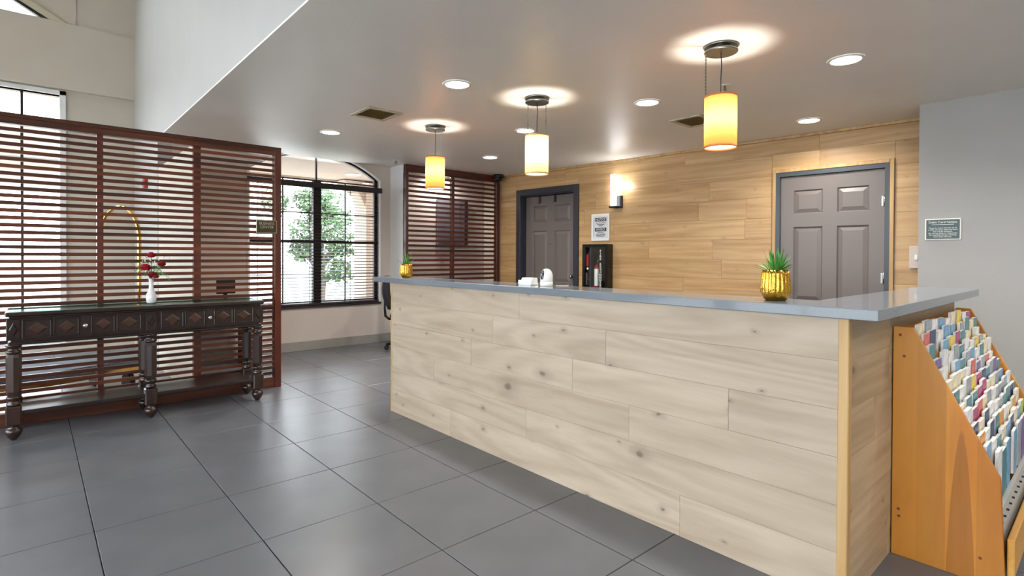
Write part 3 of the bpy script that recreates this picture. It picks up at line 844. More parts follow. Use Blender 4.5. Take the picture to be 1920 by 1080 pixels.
# ------------------------------------------------------------------ counter objects
def gold_planter(name, label, x, y, s, seed, spread, nleaf, hl):
    p = thing(name, label, 'plant pot', (x, y, CT))
    n = 160
    fl_ = lambda a, z: 1 + (.075 * abs(math.cos(a * 10)) - .06 if z > .030 * s else 0)
    pr = [(.036, 0), (.043, .004), (.053, .018), (.0585, .036), (.0585, .058), (.056, .085), (.053, .112), (.051, .126), (.048, .126), (.046, .11)]
    pr = [(r * s, z * s) for r, z in pr]
    MB().lathe(pr, 0, 0, 0, n, True, fl_).build('pot', 'gold', p, local=True)
    MB().lathe([(.040 * s, .105 * s), (.0455 * s, .112 * s), (.02 * s, .118 * s)], 0, 0, 0, 20).build('moss', 'soil', p, local=True)
    r = random.Random(seed)
    for k in range(nleaf):
        a = r.uniform(0, 2 * PI); inner = k < nleaf * .4
        tilt = r.uniform(.05, .4) if inner else r.uniform(.45, spread)
        d = (math.cos(a) * math.sin(tilt), math.sin(a) * math.sin(tilt), math.cos(tilt))
        up = (-math.cos(a) * math.cos(tilt), -math.sin(a) * math.cos(tilt), math.sin(tilt))
        L_ = hl * (r.uniform(.85, 1.1) if inner else r.uniform(.6, .95))
        rr = .022 * s * r.random()
        MB().blade((math.cos(a) * rr, math.sin(a) * rr, .108 * s), d, up, L_, .0095 * s, .25).build('leaf', 'green' if r.random() < .75 else 'green_dark', p, local=True)
    return p
gold_planter('gold_planter', 'gold fluted pot with spiky green succulent near the counter corner', 2.335, .965, 1.0, 1, 1.15, 44, .105)
gold_planter('gold_planter', 'gold fluted pot with green sprigs at the window end of the counter', 2.33, 3.945, .88, 2, .9, 20, .11)

pc = thing('security_camera', 'white dome pan-tilt camera standing on the counter', 'camera', (2.33, 2.31, CT))
MB().lathe([(.036, 0), (.0385, .004), (.0385, .026), (.037, .028)], 0, 0, 0, 32).build('camera_base', 'plastic_white', pc, local=True)
MB().lathe([(.036, .029), (.0375, .031), (.0375, .062), (.0355, .076), (.030, .089), (.021, .099), (.010, .104), (.002, .1055)], 0, 0, 0, 32).build('camera_head', 'plastic_white', pc, local=True)
av = Vector((-.95, .02, 0)).normalized(); sd = Vector((0, 0, 1)).cross(av)
lm = MB()
nn = 20
for ring_ in (1.0,):
    vs = [];
    for k in range(nn):
        a = 2 * PI * k / nn
        off = sd * (.0155 * math.cos(a)); zz = .068 + .028 * math.sin(a)
        rr = .0395 if zz < .062 else max(.0, .0395 * math.sqrt(max(0, 1 - ((zz - .062) / .0465) ** 2)))
        dd = math.sqrt(max(1e-6, rr * rr - (.0155 * math.cos(a)) ** 2))
        vs.append(av * dd + off + Vector((0, 0, zz)))
    cen = av * .041 + Vector((0, 0, .066))
    lm.add(vs + [cen], [(k, (k + 1) % nn, nn) for k in range(nn)], True)
lm.build('camera_face', 'black_metal', pc, local=True)
MB().cyl(av * .036 + Vector((0, 0, .07)), av * .0435 + Vector((0, 0, .07)), .008, 14).build('camera_lens', 'nickel', pc, local=True)
cb = thing('card_holder', 'small white acrylic card box beside the dome camera', 'card holder', (2.335, 2.475, CT), 0.05)
MB().cbox(-.035, .035, -.055, .055, 0, .012, .002).build('tray', 'plastic_white', cb, local=True)
MB().prism([(-.033, .012), (.033, .012), (.030, .045), (-.012, .045)], 'y', -.05, .042).build('card_block', 'paper', cb, local=True)
MB().prism([(-.037, .010), (-.033, .010), (-.028, .03), (-.032, .03)], 'y', -.055, .055).build('front_lip', 'plastic_white', cb, local=True)
cd = MB().tube([(2.37, 2.27, CT + .004), (2.40, 2.255, CT + .003), (2.43, 2.25, CT + .003), (2.466, 2.255, CT + .003)], .0016).build('power_cord', 'plastic_white')
tag(cd, 'thin white power cord trailing from the dome camera', 'cord')

# ------------------------------------------------------------------ slatted screens
def slat_screen(name, label, y, x0, x1, z1, posts, pitch, hs, mats, topb, base, endpost):
    m, mz = mats
    t = thing(name, label, 'screen', ((x0 + x1) / 2, y, 0))
    MB().cbox(x0, x1, y - .012, y + .052, z1 - topb, z1, .003).build('top_rail', m, t)
    MB().cbox(x0, x1, y - .02, y + .06, z1 - .028, z1 + .004, .003).build('top_cap', m, t) if topb < .09 else None
    MB().cbox(x0, x1, y - .008, y + .05, 0, base, .003).build('bottom_rail', m, t)
    for px, w in posts:
        MB().cbox(px - w / 2, px + w / 2, y + .004, y + .06, base, z1 - topb, .002).build('post', mz, t)
    for ex_ in endpost:
        MB().cbox(ex_[0], ex_[1], y - .018, y + .062, 0, z1 - (topb if topb > .09 else .028), .003).build('end_post', mz, t)
    n = int((z1 - topb - base) / pitch)
    pit = (z1 - topb - base) / (n + .45)
    proto = None
    for k in range(n):
        zc = base + pit * (k + .72)
        if proto is None:
            o = MB().box(-(x1 - x0) / 2 + .004, (x1 - x0) / 2 - .004, -.002, .018, -hs / 2, hs / 2).build('slat', m, t, local=True)
            proto = o
        else:
            o = proto.copy(); COL.objects.link(o); o.parent = t
        o.location = (0, 0, zc)
    return t
slat_screen('slatted_screen', 'reddish mahogany slatted room divider behind the console table', 5.455, -1.2, 1.823, 2.316,
            [(-.36, .045), (.417, .042), (1.105, .06)], .0547, .0275, ('slat', 'slat_z'), .075, .10, [(1.762, 1.823), (-1.2, -1.14)])
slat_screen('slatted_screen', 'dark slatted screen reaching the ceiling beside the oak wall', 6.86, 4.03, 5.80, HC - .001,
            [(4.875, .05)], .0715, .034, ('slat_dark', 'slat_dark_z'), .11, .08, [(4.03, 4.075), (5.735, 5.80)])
pb = thing('wall_panel', 'grey metal wall panel seen through the dark ceiling-height screen', 'panel', (5.13, YW, 1.45))
MB().cbox(4.84, 5.40, YW - .05, YW - .001, 1.46, 2.18, .004).build('panel_box', 'panel_grey', pb)
MB().cbox(4.88, 5.28, YW - .056, YW - .048, 1.50, 2.14, .003).build('panel_door', 'panel_grey', pb)
MB().box(5.37, 5.425, YW - .07, YW - .001, 1.46, 2.19).build('conduit_cover', 'bronze', pb)

bs = thing('business_center_sign', 'small bronze business center sign fixed on the reddish slatted divider', 'sign', (1.685, 5.437, 1.49))
MB().cbox(-.094, .094, -.009, 0, 0, .122, .002).build('sign_border', 'sign_gold', bs, local=True)
MB().box(-.089, .089, -.0105, -.008, .005, .117).build('sign_face', 'sign_bronze', bs, local=True)
text('lettering', 'BUSINESS', .034, 'sign_gold', bs, (0, -.011, .090), RT, sx=.98)
text('lettering', 'CENTER', .034, 'sign_gold', bs, (0, -.011, .056), RT)

# ------------------------------------------------------------------ console table
TB = thing('console_table', 'long espresso console table with carved lozenge drawers and turned legs', 'table', (.70, 5.2, 0))
ty0, ty1, tx0, tx1 = 4.99, 5.425, -.135, 1.53
MB().cbox(tx0, tx1, ty0, ty1, .852, .882, .008).build('table_top', 'espresso', TB)
MB().box(tx0 + .012, tx1 - .012, ty0 + .012, ty1 - .012, .8825, .8895).build('glass_top', 'glass_top', TB)
MB().box(tx0 + .03, tx1 - .03, ty0 + .035, ty1 - .02, .675, .852).build('apron', 'espresso', TB)
MB().cbox(tx0 + .015, tx1 - .015, ty0 + .018, ty1 - .01, .655, .678, .006).build('apron_moulding', 'espresso', TB)
MB().cbox(tx0 + .02, tx1 - .02, ty0 + .03, ty1 - .02, .838, .853, .004).build('cornice', 'espresso', TB)
MB().cbox(tx0 + .04, tx1 - .04, ty0 + .03, ty1 - .02, .17, .20, .006).build('lower_shelf', 'espresso', TB)
def lozenge(parent, cx, cz, w, h, y, mat='lozenge'):
    MB().add([(cx - w, y, cz), (cx, y, cz - h), (cx + w, y, cz), (cx, y, cz + h), (cx - w * .72, y - .008, cz), (cx, y - .008, cz - h * .72), (cx + w * .72, y - .008, cz), (cx, y - .008, cz + h * .72)],
             [(0, 1, 5, 4), (1, 2, 6, 5), (2, 3, 7, 6), (3, 0, 4, 7), (4, 5, 6, 7)]).build('lozenge', mat, parent)
fy = ty0 + .035
for (a, c) in ((-.055, .645), (.755, 1.455)):
    dr = MB().box(a, c, fy - .012, fy, .69, .835).build('drawer', 'espresso', TB)
    w = (c - a)
    kn = a + w / 2
    cells = [(a + .008, a + .165), (a + .172, a + .318), (c - .318, c - .172), (c - .165, c - .008)]
    for (p, q) in cells:
        fm = MB()
        y0, y1 = fy - .02, fy - .011
        for (x0_, x1_, z0_, z1_) in ((p, q, .695, .706), (p, q, .819, .83), (p, p + .011, .706, .819), (q - .011, q, .706, .819)):
            fm.cbox(x0_, x1_, y0, y1, z0_, z1_, .003)
        fm.build('panel_frame', 'espresso', dr)
        lozenge(dr, (p + q) / 2, .7625, (q - p) / 2 - .022, .046, fy - .0122)
    MB().cyl((kn, fy - .012, .7625), (kn, fy - .03, .7625), .006).ball((kn, fy - .036, .7625), .0165, .012, .0165).build('knob', 'chrome', dr)
for x in (-.092, .70, 1.49):
    MB().cbox(x - .036, x + .036, fy - .012, fy, .69, .835, .003).build('stile', 'espresso', TB)
    lozenge(TB, x, .7625, .024, .052, fy - .0122, 'espresso')
legp = [(.010, .0), (.018, .006), (.034, .028), (.045, .052), (.047, .066), (.040, .08), (.026, .09), (.030, .10), (.034, .106)]
legu = [(.034, .236), (.040, .25), (.030, .262), (.028, .275), (.039, .285), (.041, .296), (.033, .306)]
lego = [(.033, .306), (.040, .335), (.0405, .57), (.033, .592)]
legt = [(.033, .592), (.041, .602), (.041, .612), (.030, .620), (.030, .636), (.042, .646), (.044, .658)]
for x in (-.092, .70, 1.49):
    for y in (ty0 + .06, ty1 - .065):
        lg = MB().cbox(x - .042, x + .042, y - .042, y + .042, .106, .236, .008)
        lg.lathe(legu, x, y, 0, 20).lathe(lego, x, y, 0, 8, False).lathe(legt, x, y, 0, 20)
        l_ = lg.build('leg', 'espresso_z', TB)
        MB().lathe(legp, x, y, 0, 20).build('bun_foot', 'espresso_z', l_)

# vase with flowers
VX, VY, VZ = .725, 5.2, .8897
fv = thing('flower_vase', 'white milk glass bud vase with red roses on the console table', 'vase', (VX, VY, VZ))
MB().lathe([(.026, 0), (.031, .003), (.034, .02), (.036, .045), (.033, .07), (.024, .09), (.0165, .115), (.0145, .15), (.015, .175), (.019, .198), (.0165, .198), (.013, .17)], 0, 0, 0, 28,
           fl=lambda a, z: 1 + .03 * math.cos(8 * a)).build('vase', 'milk', fv, local=True)
RV = Vector((.7478, -.664, 0))       # seen from the lobby the bouquet opens along this line
def rose(c, r, mat, seed):
    rr = random.Random(seed)
    m = MB()
    m.ball(c, r * .5, r * .5, r * .55, 10, 6)
    for ring_, (n, rad, ht, tl) in enumerate(((4, .35, .75, .15), (5, .6, .6, .45), (6, .85, .35, .8))):
        for k in range(n):
            a = 2 * PI * (k + .5 * ring_) / n + rr.uniform(-.2, .2)
            o = Vector((math.cos(a), math.sin(a), 0)); t_ = Vector((-math.sin(a), math.cos(a), 0))
            b0 = Vector(c) + o * r * rad * .4 + Vector((0, 0, -r * .5))
            vs, fs = [], []
            for i in range(4):
                u = i / 3
                for j in (-1, -.5, 0, .5, 1):
                    w = r * .62 * math.sin(PI * (.25 + .6 * u)) * j
                    vs.append(b0 + t_ * w + o * (r * rad * (u ** .7) * .7 + r * .25 * u * u * tl - abs(j) * r * .12) + Vector((0, 0, (r * (ht + .5)) * u - tl * r * .25 * u ** 3)))
            for i in range(3):
                for j in range(4):
                    fs.append((i * 5 + j, i * 5 + j + 1, i * 5 + j + 6, i * 5 + j + 5))
            m.add(vs, fs, True)
    o = m.build('rose', mat, fv, local=True)
    MB().tube([(0, 0, .17), Vector(c) * .5 + Vector((0, 0, .09)), Vector(c) - Vector((0, 0, r * .4))], .0025, 6).build('stem', 'green_dark', o, local=True)
for k, (dx, dz, r, mt) in enumerate(((.0, .385, .036, 'rose'), (-.036, .285, .044, 'rose'), (.085, .315, .034, 'rose_dark'), (.004, .228, .036, 'rose_dark'), (.035, .213, .026, 'rose_dark'))):
    p = RV * dx
    rose((p.x - .01 * (k == 1), p.y - .02 * (k in (1, 3, 4)), dz), r, mt, k)
rr = random.Random(9)
for k in range(5):
    side = (-1, -1, 1, 1, -1)[k]
    m = MB()
    tipd = RV * side * rr.uniform(.09, .16) + Vector((0, 0, rr.uniform(-.02, .12)))
    p0 = Vector((0, 0, .19))
    spine = [p0 + tipd * t + Vector((0, 0, .06 * t * (1 - t) * 4)) for t in [i / 10 for i in range(11)]]
    m.tube(spine, .0013, 5)
    for i in range(2, 11):
        d = (spine[i] - spine[i - 1]).normalized()
        for sgn in (-1, 1):
            q = (d * .5 + Vector((0, 0, sgn * .8)) + Vector((-.3, -.4, 0)) * .3)
            m.blade(spine[i], q, (-.66, -.75, .1), .035 * (1.1 - .06 * i), .003, .3, 3)
    m.build('fern_frond', 'green' if side > 0 else 'green_dark', fv, local=True)
m = MB()
for k in range(70):
    p = RV * rr.gauss(-.02, .045) + Vector((rr.gauss(0, .02), rr.gauss(0, .02), rr.uniform(.25, .37)))
    m.ball(p, .0055, None, None, 6, 4)
m.build('filler_blooms', 'cream_bloom', fv, local=True)['kind'] = 'stuff'
m = MB()
for k in range(14):
    p = RV * rr.gauss(-.01, .04) + Vector((rr.gauss(0, .015), rr.gauss(0, .015), rr.uniform(.27, .37)))
    m.tube([(0, 0, .18), p * .6 + Vector((0, 0, .09)), p], .0009, 4)
m.build('filler_stems', 'green_dark', fv, local=True)['kind'] = 'stuff'

# ------------------------------------------------------------------ pendants and ceiling fixtures
def pendant(x, y, label, amber, chains, rz, watt):
    t = thing('pendant_lamp', label, 'pendant lamp', (x, y, HC), rz, 'drum pendant lamps over the counter')
    MB().lathe([(.098, -.012), (.102, -.010), (.102, -.001), (.098, 0)], 0, 0, 0, 36).build('ceiling_plate', 'nickel', t, local=True)
    MB().lathe([(.05, -.03), (.05, -.012)], 0, 0, 0, 24).build('spacer', 'nickel', t, local=True)
    MB().lathe([(.096, -.042), (.1, -.040), (.1, -.032), (.096, -.03)], 0, 0, 0, 36).build('canopy', 'nickel', t, local=True)
    MB().tube([(0, 0, -.042), (.004, 0, -.12), (.001, .002, -.2), (0, 0, -.33)], .0032, 8).build('cord', 'black', t, local=True)
    for cx in chains:
        m = MB()
        n = 26
        for k in range(n):
            z = -.05 - k * (.27 / n)
            if k % 2: m.box(cx - .0045, cx + .0045, -.0014, .0014, z - .012, z)
            else: m.box(cx - .0014, cx + .0014, -.0045, .0045, z - .012, z)
        m.build('chain', 'nickel', t, local=True)['kind'] = 'stuff'
    R, zt, zb = .0975, -.317, -.632
    sh = MB()
    n = 40
    vs = [(r * math.cos(2 * PI * i / n), r * math.sin(2 * PI * i / n), z) for (r, z) in ((R, zb), (R, zt)) for i in range(n)]
    sh.add(vs, [(i, (i + 1) % n, n + (i + 1) % n, n + i) for i in range(n)], True)
    so = sh.build('shade', 'shade_o' if amber else 'shade_y', t, local=True)
    for z in (zt, zb):
        rb = MB()
        vs = [((R + e) * math.cos(2 * PI * i / n), (R + e) * math.sin(2 * PI * i / n), z + d) for (e, d) in ((.0012, -.006), (.0012, .006), (-.0012, .006), (-.0012, -.006)) for i in range(n)]
        rb.add(vs, [(k * n + i, k * n + (i + 1) % n, ((k + 1) % 4) * n + (i + 1) % n, ((k + 1) % 4) * n + i) for k in range(4) for i in range(n)], True)
        rb.build('rim', 'shade_band_o' if amber else 'shade_band_y', so, local=True)
    MB().lathe([(R - .004, zb + .006), (R - .004, zb + .009)], 0, 0, 0, 40, False).build('diffuser', 'diffuser', t, local=True)
    MB().box(-R, R, -.002, .002, zt - .004, zt + .001).box(-.002, .002, -R, R, zt - .004, zt + .001).lathe([(.016, zt - .06), (.016, zt + .004)], 0, 0, 0, 14).build('socket', 'nickel', t, local=True)
    MB().ball((0, 0, zt - .205), .03, .03, .042).build('bulb', 'diffuser', t, local=True)
    lamp('pendant_bulb', 'POINT', (0, 0, zt - .142), watt, (1, .93, .82), t, shadow_soft_size=.03)
    return t
pendant(3.089, 4.668, 'amber drum pendant lamp hanging before the dark ceiling-height screen', True, (.062,), -.72, 8)
pendant(3.164, 3.258, 'ivory drum pendant lamp hung on two chains above the middle of the counter', False, (-.075, .075), -.72, 9)
pendant(3.238, 1.683, 'amber drum pendant lamp on one chain over the counter before the closed door', True, (-.095,), -.72, 8)

def downlight(x, y, label=None, watt=12):
    t = thing('recessed_light', label or 'unseen round ceiling light with white trim, added for fill', 'ceiling light', (x, y, HC), 0, 'round recessed ceiling lights')
    n = 36
    vs = [(r * math.cos(2 * PI * i / n), r * math.sin(2 * PI * i / n), z) for (r, z) in ((.112, -.0005), (.110, -.006), (.092, -.008), (.088, -.002)) for i in range(n)]
    MB().add(vs, [(k * n + i, k * n + (i + 1) % n, (k + 1) * n + (i + 1) % n, (k + 1) * n + i) for k in range(3) for i in range(n)], True).build('trim_ring', 'plastic_white', t, local=True)
    MB().lathe([(.089, -.004), (.089, -.0025)], 0, 0, 0, 36, False).build('lens', 'lens', t, local=True)
    lamp('downlight_beam', 'AREA', (0, 0, -.014), watt, (1, .95, .89), t, shape='DISK', size=.16, spread=2.6)
for x, y, lb in ((2.455, 3.411, 'round recessed light between the ivory pendant and the soffit edge'),
                 (2.409, 5.652, 'round recessed light between the square vent and the arched window'),
                 (3.893, 4.183, 'round recessed light just behind the ivory pendant lamp'),
                 (4.597, 5.628, 'round recessed light close before the dark ceiling-height screen'),
                 (3.948, 2.711, 'round recessed light next to the rectangular vent near the sconce'),
                 (4.07, 1.239, 'round recessed light near the white wall above the countertop end'),
                 (4.85, 7.1, 'added round light in the niche, brightening the gaps of the dark screen'),  # unseen fixture, added to brighten the niche between the slats
                 (5.615, 2.02, 'round recessed light close to the oak wall above the closed door')):
    downlight(x, y, lb, 8 if y > 7 else 11)
for x, y in ((2.45, .9), (2.45, -1.4), (4.1, -.6), (2.45, -3.2), (4.2, -2.6)):  # lights out of view, added as fill for the room
    downlight(x, y)

def vent(x0, x1, y0, y1, label):
    t = thing('ceiling_vent', label, 'vent', ((x0 + x1) / 2, (y0 + y1) / 2, HC))
    z0, z1, f = HC - .012, HC - .0005, .04
    MB().cbox(x0, x1, y0, y0 + f, z0, z1, .004).cbox(x0, x1, y1 - f, y1, z0, z1, .004).cbox(x0, x0 + f, y0 + f, y1 - f, z0, z1, .004).cbox(x1 - f, x1, y0 + f, y1 - f, z0, z1, .004).build('vent_frame', 'vent', t)
    MB().box(x0 + f, x1 - f, y0 + f, y1 - f, HC - .003, HC - .001).build('vent_backing', 'vent_in', t)
    n = 9
    for k in range(n):
        yy = y0 + f + (k + .5) * (y1 - y0 - 2 * f) / n
        MB().add([(x0 + f, yy - .012, HC - .012), (x1 - f, yy - .012, HC - .012), (x1 - f, yy + .008, HC - .004), (x0 + f, yy + .008, HC - .004)], [(0, 1, 2, 3)]).build('louver', 'vent_in', t)
vent(2.23, 2.58, 4.43, 4.81, 'square ceiling vent with tan louvers near the arched window pendant')
vent(4.62, 5.02, 2.60, 2.93, 'rectangular ceiling vent partly behind the amber pendant near the closed door')

def sprinkler(x, y, label):
    t = thing('sprinkler_head', label, 'sprinkler', (x, y, HC))
    MB().lathe([(.034, -.006), (.036, -.004), (.036, -.0005)], 0, 0, 0, 20).build('escutcheon', 'plastic_white', t, local=True)
    MB().lathe([(.008, -.04), (.008, -.006)], 0, 0, 0, 10).box(-.018, -.014, -.003, .003, -.055, -.02).box(.014, .018, -.003, .003, -.055, -.02).box(-.018, .018, -.003, .003, -.024, -.018).lathe([(.02, -.058), (.02, -.055)], 0, 0, 0, 14).build('sprinkler_frame', 'nickel', t, local=True)
sprinkler(3.993, 2.043, 'small ceiling sprinkler head behind the amber pendant by the closed door')
sprinkler(3.771, 6.674, 'small ceiling sprinkler head beside the dark ceiling-height screen')
dc = thing('dome_camera', 'small black dome camera in the ceiling corner above the dark screen', 'camera', (5.68, 6.74, HC))
MB().lathe([(.075, -.05), (.085, -.045), (.085, -.001)], 0, 0, 0, 24).build('housing', 'black', dc, local=True)
MB().lathe([(.008, -.125), (.035, -.115), (.055, -.095), (.066, -.07), (.068, -.05)], 0, 0, 0, 24).build('dome', 'black_metal', dc, local=True)

# ------------------------------------------------------------------ office chair behind the counter
oc = thing('office_chair', 'black office chair behind the window end of the counter', 'chair', (3.86, 6.48, 0), -.55)
for k in range(5):
    a = 2 * PI * k / 5 + PI
    d = Vector((math.cos(a), math.sin(a), 0))
    lg = MB().tube([d * .03 + Vector((0, 0, .10)), d * .16 + Vector((0, 0, .095)), d * .29 + Vector((0, 0, .075))], [.028, .022, .018], 8).build('leg', 'black', oc, local=True)
    s_ = Vector((-d.y, d.x, 0))
    MB().cyl(d * .29 + s_ * .008 + Vector((0, 0, .03)), d * .29 + s_ * .03 + Vector((0, 0, .03)), .03, 14).cyl(d * .29 - s_ * .03 + Vector((0, 0, .03)), d * .29 - s_ * .008 + Vector((0, 0, .03)), .03, 14).cyl(d * .29 + Vector((0, 0, .03)), d * .29 + Vector((0, 0, .085)), .008, 8).build('caster', 'rubber', lg, local=True)
MB().cyl((0, 0, .08), (0, 0, .40), .026, 14).build('gas_lift', 'black', oc, local=True)
MB().cbox(-.13, .12, -.09, .09, .40, .445, .01).build('tilt_mechanism', 'black', oc, local=True)
MB().cbox(-.24, .25, -.24, .24, .445, .52, .03).build('seat', 'fabric', oc, local=True)
bkm = MB()
vs, fs = [], []
nz, ny = 9, 7
for side in (0, 1):
    for i in range(nz):
        u = i / (nz - 1)
        for j in range(ny):
            v = j / (ny - 1) * 2 - 1
            wd = .22 * (1 - .25 * abs(u * 2 - 1) ** 3)
            x = -.25 - .05 * math.sin(u * PI) + .06 * u * 0 - .05 * u - .03 * (1 - v * v) + (.05 + .02 * math.sin(u * PI)) * side
            vs.append((x, v * wd, .56 + u * .44))
def idx(s, i, j): return s * nz * ny + i * ny + j
for s in (0, 1):
    for i in range(nz - 1):
        for j in range(ny - 1):
            fs.append((idx(s, i, j), idx(s, i, j + 1), idx(s, i + 1, j + 1), idx(s, i + 1, j)))
for i in range(nz - 1):
    for j in (0, ny - 1):
        fs.append((idx(0, i, j), idx(0, i + 1, j), idx(1, i + 1, j), idx(1, i, j)))
for j in range(ny - 1):
    for i in (0, nz - 1):
        fs.append((idx(0, i, j), idx(0, i, j + 1), idx(1, i, j + 1), idx(1, i, j)))
bkm.add(vs, fs, True).build('backrest', 'fabric', oc, local=True)
MB().tube([(-.1, 0, .425), (-.26, 0, .42), (-.305, 0, .46), (-.315, 0, .56), (-.32, 0, .7)], [.016, .018, .018, .015, .012], 8).build('back_bar', 'black', oc, local=True)
MB().tube([(-.16, -.06, .425), (-.2, -.12, .40), (-.21, -.14, .34)], .008, 8).ball((-.21, -.14, .33), .016).build('lever', 'black', oc, local=True)

# ------------------------------------------------------------------ behind the screen: luggage cart, desk, fire alarm
P = Vector((.763, 6.14, 0)); Q = Vector((.52, 6.73, 0))
ax = (P - Q).normalized(); ln = Vector((-ax.y, ax.x, 0))
if ln.x > 0: ln = -ln
P2, Q2 = P + ln * 1.3, Q + ln * 1.3
ctr = (P + Q2) / 2
lc = thing('luggage_cart', 'brass luggage cart with grey carpet deck behind the slatted divider', 'luggage cart', (ctr.x, ctr.y, 0))
MB().prism([(p.x, p.y) for p in (P + (P - ctr) * .06, Q + (Q - ctr) * .06, Q2 + (Q2 - ctr) * .06, P2 + (P2 - ctr) * .06)], 'z', .19, .235).build('deck_frame', 'brass', lc)
MB().prism([(p.x, p.y) for p in (P, Q, Q2, P2)], 'z', .235, .30).build('deck_carpet', 'carpet', lc)
for (a, c) in ((P, Q), (P2, Q2)):
    pts = [a + Vector((0, 0, .28)), a + Vector((0, 0, 1.0)), a + Vector((0, 0, 1.45))]
    for k in range(1, 12):
        t = k / 12
        mid = (a + c) / 2
        pts.append(mid + (a - mid) * math.cos(PI * t) + Vector((0, 0, 1.45 + .29 * math.sin(PI * t))))
    pts += [c + Vector((0, 0, 1.45)), c + Vector((0, 0, 1.0)), c + Vector((0, 0, .28))]
    MB().tube(pts, .017, 10).build('hoop', 'brass', lc)
m1_, m2_ = (P + Q) / 2, (P2 + Q2) / 2
for p in (P, Q, P2, Q2):
    c = p + (ctr - p) * .12
    MB().cyl((c.x - .02, c.y - .006, .09), (c.x + .02, c.y + .006, .09), .09, 20).cyl((c.x, c.y, .09), (c.x, c.y, .19), .012).build('wheel', 'rubber', lc)

dk = thing('writing_desk', 'brown wooden desk behind the slatted divider', 'desk', (1.6, 6.9, 0))
MB().cbox(1.25, 1.95, 6.6, 7.2, .70, .735, .004).build('desk_top', 'slat', dk)
for x in (1.27, 1.89):
    MB().cbox(x, x + .04, 6.62, 7.18, 0, .70, .003).build('leg_panel', 'slat_z', dk)
mo = thing('computer_monitor', 'black computer monitor on the desk behind the divider', 'monitor', (1.71, 6.98, .735))
MB().cbox(-.11, .11, -.07, .07, 0, .012, .003).build('monitor_foot', 'black', mo, local=True)
MB().box(-.02, .02, .02, .04, .01, .2).build('monitor_stem', 'black', mo, local=True)
MB().cbox(-.1, .1, -.012, .02, .09, .28, .004).build('monitor_screen', 'black', mo, local=True)
fa = thing('fire_alarm', 'small red fire alarm strobe on the pale wall behind the divider', 'fire alarm', (XB - .001, 8.03, 2.10), -PI / 2)
MB().cbox(-.06, .06, -.04, 0, 0, .12, .004).build('alarm_body', 'red', fa, local=True)
MB().cbox(-.02, .02, -.06, -.04, .03, .09, .004).build('strobe_lens', 'plastic_white', fa, local=True)

# ------------------------------------------------------------------ outside
struct('ground_outside', MB().box(-30, 40, YF + .3, 60, -.12, -.02).box(XB + .2, 40, YW + .2, YF + .3, -.12, -.02).box(-40, XL - .25, -10, 60, -.12, -.02), 'concrete')
struct('porch_soffit', MB().box(XB + .16, 9, YW + .2, 9.7, 2.66, 2.9).box(XB + .16, 9, 9.6, 9.75, 2.62, 3.3), 'stucco')
struct('canopy_roof', MB().box(-9, XB + 1.0, 10.6, 16, 2.62, 3.2), 'stucco')
col_ = MB().box(4.62, 5.4, 9.25, 9.75, 0, 2.62)
col_.prism([(4.62, 2.2), (4.62, 2.64), (4.2, 2.64), (4.35, 2.56), (4.5, 2.42)], 'y', 9.3, 9.7)
cl = col_.build('porch_column', 'stucco'); tag(cl, 'thick beige stucco porch column outside the arched window', 'column')
for x in (-8.5, -5.2):
    cc = MB().box(x, x + .7, 14.8, 15.5, 0, 2.62).box(x - .06, x + .76, 14.74, 15.56, 0, .5).build('canopy_column', 'stucco')
    tag(cc, 'beige stucco canopy column outside the atrium window', 'column', 'canopy columns')
pl = thing('porch_light', 'round flush porch ceiling light seen through the arched window', 'light', (4.1, 8.7, 2.66))
MB().lathe([(.13, -.012), (.14, -.008), (.14, -.001)], 0, 0, 0, 24).build('housing', 'plastic_white', pl, local=True)
MB().lathe([(.11, -.016), (.115, -.012)], 0, 0, 0, 24).build('lens', emit('porch_lens', (255, 250, 240), 6), pl, local=True)

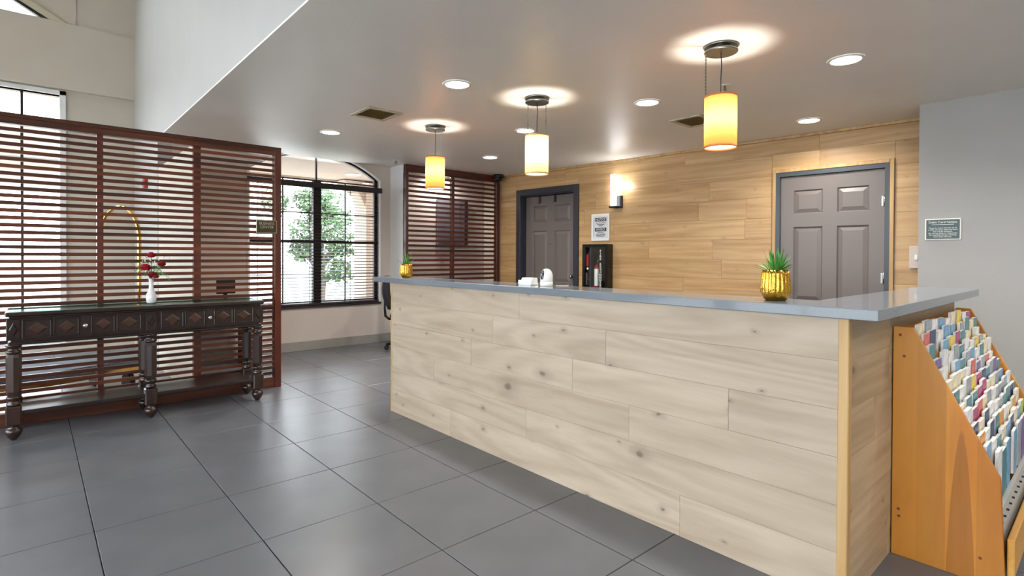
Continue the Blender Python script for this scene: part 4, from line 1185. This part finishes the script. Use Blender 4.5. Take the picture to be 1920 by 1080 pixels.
def tree(x, y, h, cr_, seed, label, n=4600):
    r = random.Random(seed)
    t = thing('leafy_tree', label, 'tree', (x, y, 0))
    MB().tube([(0, 0, 0), (.05, 0, h * .25), (-.03, .05, h * .5), (.02, 0, h * .8)], [.1, .085, .06, .02], 8).build('trunk', 'bark', t, local=True)
    for k in range(6):
        a = r.uniform(0, 6.28); z = h * r.uniform(.25, .5)
        MB().tube([(0, 0, z), (math.cos(a) * cr_ * .35, math.sin(a) * cr_ * .35, z + h * .12), (math.cos(a) * cr_ * .7, math.sin(a) * cr_ * .7, z + h * .28)], [.04, .03, .01], 6).build('branch', 'bark', t, local=True)
    m = MB()
    blobs = [(r.gauss(0, cr_ * .42), r.gauss(0, cr_ * .42), h * r.uniform(.3, .95), r.uniform(.25, .5) * cr_) for _ in range(22)]
    for k in range(n):
        b_ = r.choice(blobs)
        p = Vector((r.gauss(0, 1), r.gauss(0, 1), r.gauss(0, 1))).normalized() * b_[3] * r.uniform(.6, 1.05) + Vector(b_[:3])
        d = Vector((r.gauss(0, 1), r.gauss(0, 1), r.gauss(0, .7))).normalized()
        s = d.orthogonal().normalized()
        l, w = r.uniform(.08, .15), r.uniform(.03, .05)
        m.add([p, p + d * l * .5 + s * w, p + d * l, p + d * l * .5 - s * w], [(0, 1, 2, 3)])
    m.build('foliage', 'leaf', t, local=True)['kind'] = 'stuff'
tree(5.3, 13.0, 2.75, .85, 21, 'leafy green tree outside the arched window')

car = thing('parked_car', 'slate blue parked car outside the atrium window', 'car', (-3.9, 17.6, 0))
MB().prism([(-2.1, .35), (-2.1, .8), (-1.9, .95), (-1.1, 1.0), (-.5, 1.45), (.9, 1.47), (1.5, 1.02), (2.05, .95), (2.15, .6), (2.1, .35)], 'y', -.85, .85).build('body', 'car', car, local=True)
MB().prism([(-.95, 1.02), (-.45, 1.38), (.82, 1.4), (1.3, 1.03)], 'y', -.86, .86).build('side_glass', 'black_metal', car, local=True)
for x in (-1.3, 1.35):
    for y in (-.8, .62):
        MB().cyl((x, y, .32), (x, y + .2, .32), .32, 24).build('wheel', 'rubber', car, local=True)
